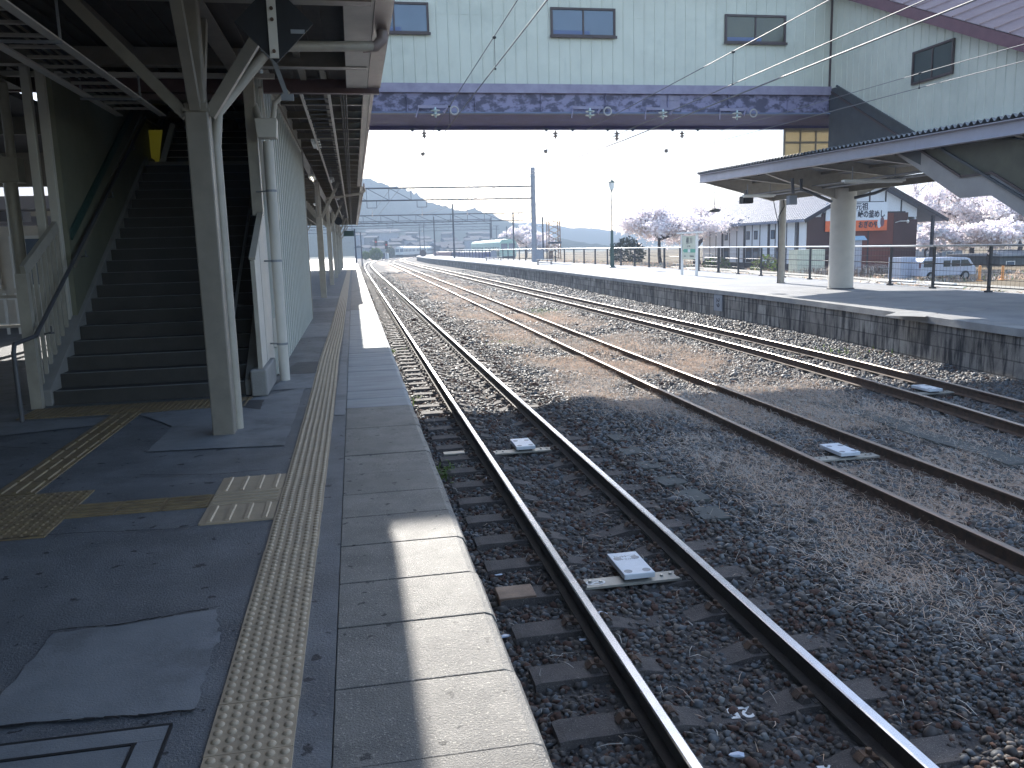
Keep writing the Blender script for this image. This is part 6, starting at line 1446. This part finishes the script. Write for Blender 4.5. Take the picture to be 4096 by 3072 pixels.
for i, (sx, lab) in enumerate(((3300, 'dead brown weed clump beside the fat column'), (3520, 'tall dead weed clump in front of the red wall'))):
    p = PY(sx, 1085, 52); X = rng.normal(p.x, 1.2, 500); Y = rng.normal(52, .6, 500)
    o = grass('weed_clump', X, Y, np.full(500, -1.1), rng.uniform(.6, 1.5, 500), np.full(500, .03), 1.25, [M['straw_grey'], M['rust_light']], rng.integers(0, 2, 500)); tag(o, lab, kind='stuff')

# ============================================================ TRAINS AND FAR THINGS
def train(name, label, p0, p1, w_, z0, h, bodym, cars, nosem=None):
    p0 = Vector(p0); p1 = Vector(p1); d = (p1 - p0); L_ = d.length; ang = math.atan2(d.y, d.x); t = thing(name, label, 'train', (p0.x, p0.y, z0), ang)
    cl = L_ / cars
    for k in range(cars):
        x0 = k * cl + (.3 if k else 0); x1 = (k + 1) * cl; m = MB()
        pr = [(-w_/2, .9), (-w_/2, h * .86), (-w_/2 + .35, h * .97), (0, h), (w_/2 - .35, h * .97), (w_/2, h * .86), (w_/2, .9)]
        m.prism([(x0, a, b) for a, b in pr], (x1 - x0, 0, 0)); o = m.build('car_body', bodym, t, local=True)
        n = int(cl / 2.6)
        for s in (-1, 1):
            for i in range(n):
                xx = x0 + .9 + i * (x1 - x0 - 1.8) / n; m = MB(); m.box(xx, xx + 1.35, s * (w_/2 + .001), s * (w_/2 + .02), 1.95, 2.75); m.build('window', M['glass_dark'], o, local=True)
        m = MB(); [m.box(x0 + u * (x1 - x0) - 1.2, x0 + u * (x1 - x0) + 1.2, -.7, .7, h, h + .35) for u in (.25, .7)]; m.build('roof_unit', M['galv'], o, local=True)
        m = MB(); m.box(x0 + .4, x1 - .4, -w_/2 + .2, w_/2 - .2, .35, .899); m.build('underframe', M['black'], o, local=True)
    m = MB(); 
    for a, b in ((-w_/2 + .15, -.12), (.12, w_/2 - .15)): m.box(-.03, -.001, a, b, h * .52, h * .80)
    m.build('front_window', M['glass'], t, local=True)
    m = MB(); m.box(-.04, -.001, -w_/2 + .2, w_/2 - .2, .5, 1.0); m.build('front_skirt', nosem or M['black'], t, local=True)
    return t
a = PY(1594, 1030, 270); b = PY(1765, 1030, 352); train('passenger_train', 'white commuter train standing on the distant curve', (a.x + .4, 270, 0), (b.x, 352, 0), 2.9, -.9, PY(1590, 987, 270).z + .9, M['train_white'], 4)
a = PY(2034, 1030, 150); b = PY(1890, 1030, 196); train('diesel_railcar', 'pale green railcar parked behind the far platform fence', (a.x, 150, 0), (b.x + 1.5, 198, 0), 2.95, -1.0, PY(2035, 955, 150).z + 1.0, M['train_green'], 2)
a, b = PY(1752, 1010, 215), PY(1960, 1010, 150); t = thing('container_wagon', 'long navy and brown low wagon behind the far platform fence', 'wagon', (a.x, 215, -1), math.atan2(b.y - a.y, b.x - a.x))
L_ = (b - a).length
m_ = MB(); m_.box(L_*.45, L_, -1.2, 1.2, .4, 1.9); m_.build('container', M['navy'], t, local=True); m_ = MB(); m_.box(0, L_*.44, -1.2, 1.2, .4, 1.9); m_.build('container', M['maroon'], t, local=True); m_ = MB(); m_.box(0, L_, -1, 1, .1, .39); m_.build('chassis', M['black'], t, local=True)
def car(label, sx, sy, Y):
    p = PY(sx, sy, Y); t = thing('parked_car', label, 'car', (p.x, Y, p.z - 1.4)); x, z = 0, 0
    m = MB(); m.prism([(-2,0,.3),(-2,0,.85),(-1.3,0,.95),(-.8,0,1.4),(.8,0,1.42),(1.4,0,.95),(2,0,.8),(2,0,.3)], (0,1.6,0)); m.build('body', M['white'], t, local=True)
    m = MB(); m.prism([(-1.15,-.01,.95),(-.75,-.01,1.33),(.75,-.01,1.34),(1.2,-.01,.95)], (0,.009,0)); m.build('window', M['glass_dark'], t, local=True)
    for a_ in (-1.25, 1.25): m = MB(); m.prism([(a_+.3*math.cos(2*math.pi*i/10),-.05,.3+.3*math.sin(2*math.pi*i/10)) for i in range(10)], (0,.2,0)); m.build('wheel', M['tyre'], t, local=True)
car('small white car roof above the fence left of the green railcar', 1918, 995, 290); car('white car roof above the fence beside the second gantry pole', 1812, 996, 320)
for sx, sy, lab in ((1503, 968, 'red lamp signal on the left beyond the platform end'), (1545, 979, 'red lamp signal closer to the white train')):
    p = PY(sx, sy, 235); t = thing('railway_signal', lab, 'signal', (p.x, 235, -1), group='red railway signals'); m_ = MB(); m_.lathe([(.1, 0), (.1, p.z + 1.4)], (p.x, 235, -1), 8); m_.build('mast', M['pole_dark'], t); m_ = MB(); m_.box(p.x - .4, p.x + .4, 234.8, 235.0, p.z - 1.1, p.z + 1.0); m_.build('lamp_plate', M['black'], t)
    m_ = MB(); m_.prism([(p.x + .24*math.cos(2*math.pi*i/12), 234.75, p.z + .24*math.sin(2*math.pi*i/12)) for i in range(12)], (0,.04,0)); m_.build('red_lamp', M['red_lamp'], t)
for sx0, sx1, mt, lab in ((1527, 1541, 'pole_dark', 'dark relay cabinet beside the track curve'), (1542, 1556, 'white', 'white relay cabinet beside the track curve')):
    a, b = PY(sx0, 1012, 240), PY(sx1, 1034, 240); m_ = MB(); m_.box(a.x, b.x, 240, 241, -1, a.z); tag(m_.build('relay_cabinet', M[mt], bevel=.03), lab, 'cabinet')
p = PY(1692, 1010, 240); t = thing('round_marker', 'dark round marker board beside the third gantry pole', 'sign', (p.x, 200, -1)); p = PY(1692, 1013, 200); m_ = MB(); m_.prism([(p.x + .8*math.cos(2*math.pi*i/16), 200, p.z + .8*math.sin(2*math.pi*i/16)) for i in range(16)], (0,.1,0)); m_.build('board', M['frame_brown'], t); m_ = MB(); m_.box(p.x - .05, p.x + .05, 200.1, 200.2, -1, p.z); m_.build('post', M['pole_dark'], t)
# town roofs far away at the foot of the mountain
rr = random.Random(5)
roofs = ['grey_wall', 'dark_sheet', 'white', 'blue_roof', 'galv', 'cream_light']
for k in range(34):
    sx = rr.uniform(1445, 1980); sy = rr.uniform(925, 985); Y = 420 - (sy - 925) * 2.2; p = PY(sx, sy, Y); w_ = rr.uniform(3.5, 7); hh = rr.uniform(1.8, 3)
    t = thing('town_house', ('%s house %s in the hazy town below the mountain' % (rr.choice(['small', 'broad', 'plain', 'low']), rr.choice(['with grey roof', 'with pale roof', 'with dark eaves']))), 'house', (p.x, Y, p.z - hh), rr.uniform(-.5, .5), group='hazy town houses below the mountain')
    m_ = MB(); m_.box(-w_/2, w_/2, 0, 7, -20, hh * .6); m_.build('wall', M[rr.choice(['town_wall', 'town_wall', 'grey_wall'])], t, local=True)
    m_ = MB(); m_.prism([(-w_/2 - .4, -.5, hh*.6+.01), (-w_/2 - .4, 7.5, hh*.6+.01), (-w_/2 - .4, 3.5, hh)], (w_ + .8, 0, 0)); m_.build('roof', M['town_roof'], t, local=True)
p = PY(1530, 921, 400); t = thing('long_hall', 'long bright roofed hall below the mountain', 'building', (p.x, 400, 0)); a, b = PY(1472, 918, 400), PY(1592, 915, 400); m_ = MB(); m_.box(a.x, b.x, 400, 412, p.z - 9, p.z - 1.2); m_.build('wall', M['grey_wall'], t); m_ = MB(); m_.prism([(a.x - 1, 399, p.z - 1.1), (a.x - 1, 413, p.z - 1.1), (a.x - 1, 406, p.z + .6)], (b.x - a.x + 2, 0, 0)); m_.build('roof', M['town_wall'], t)
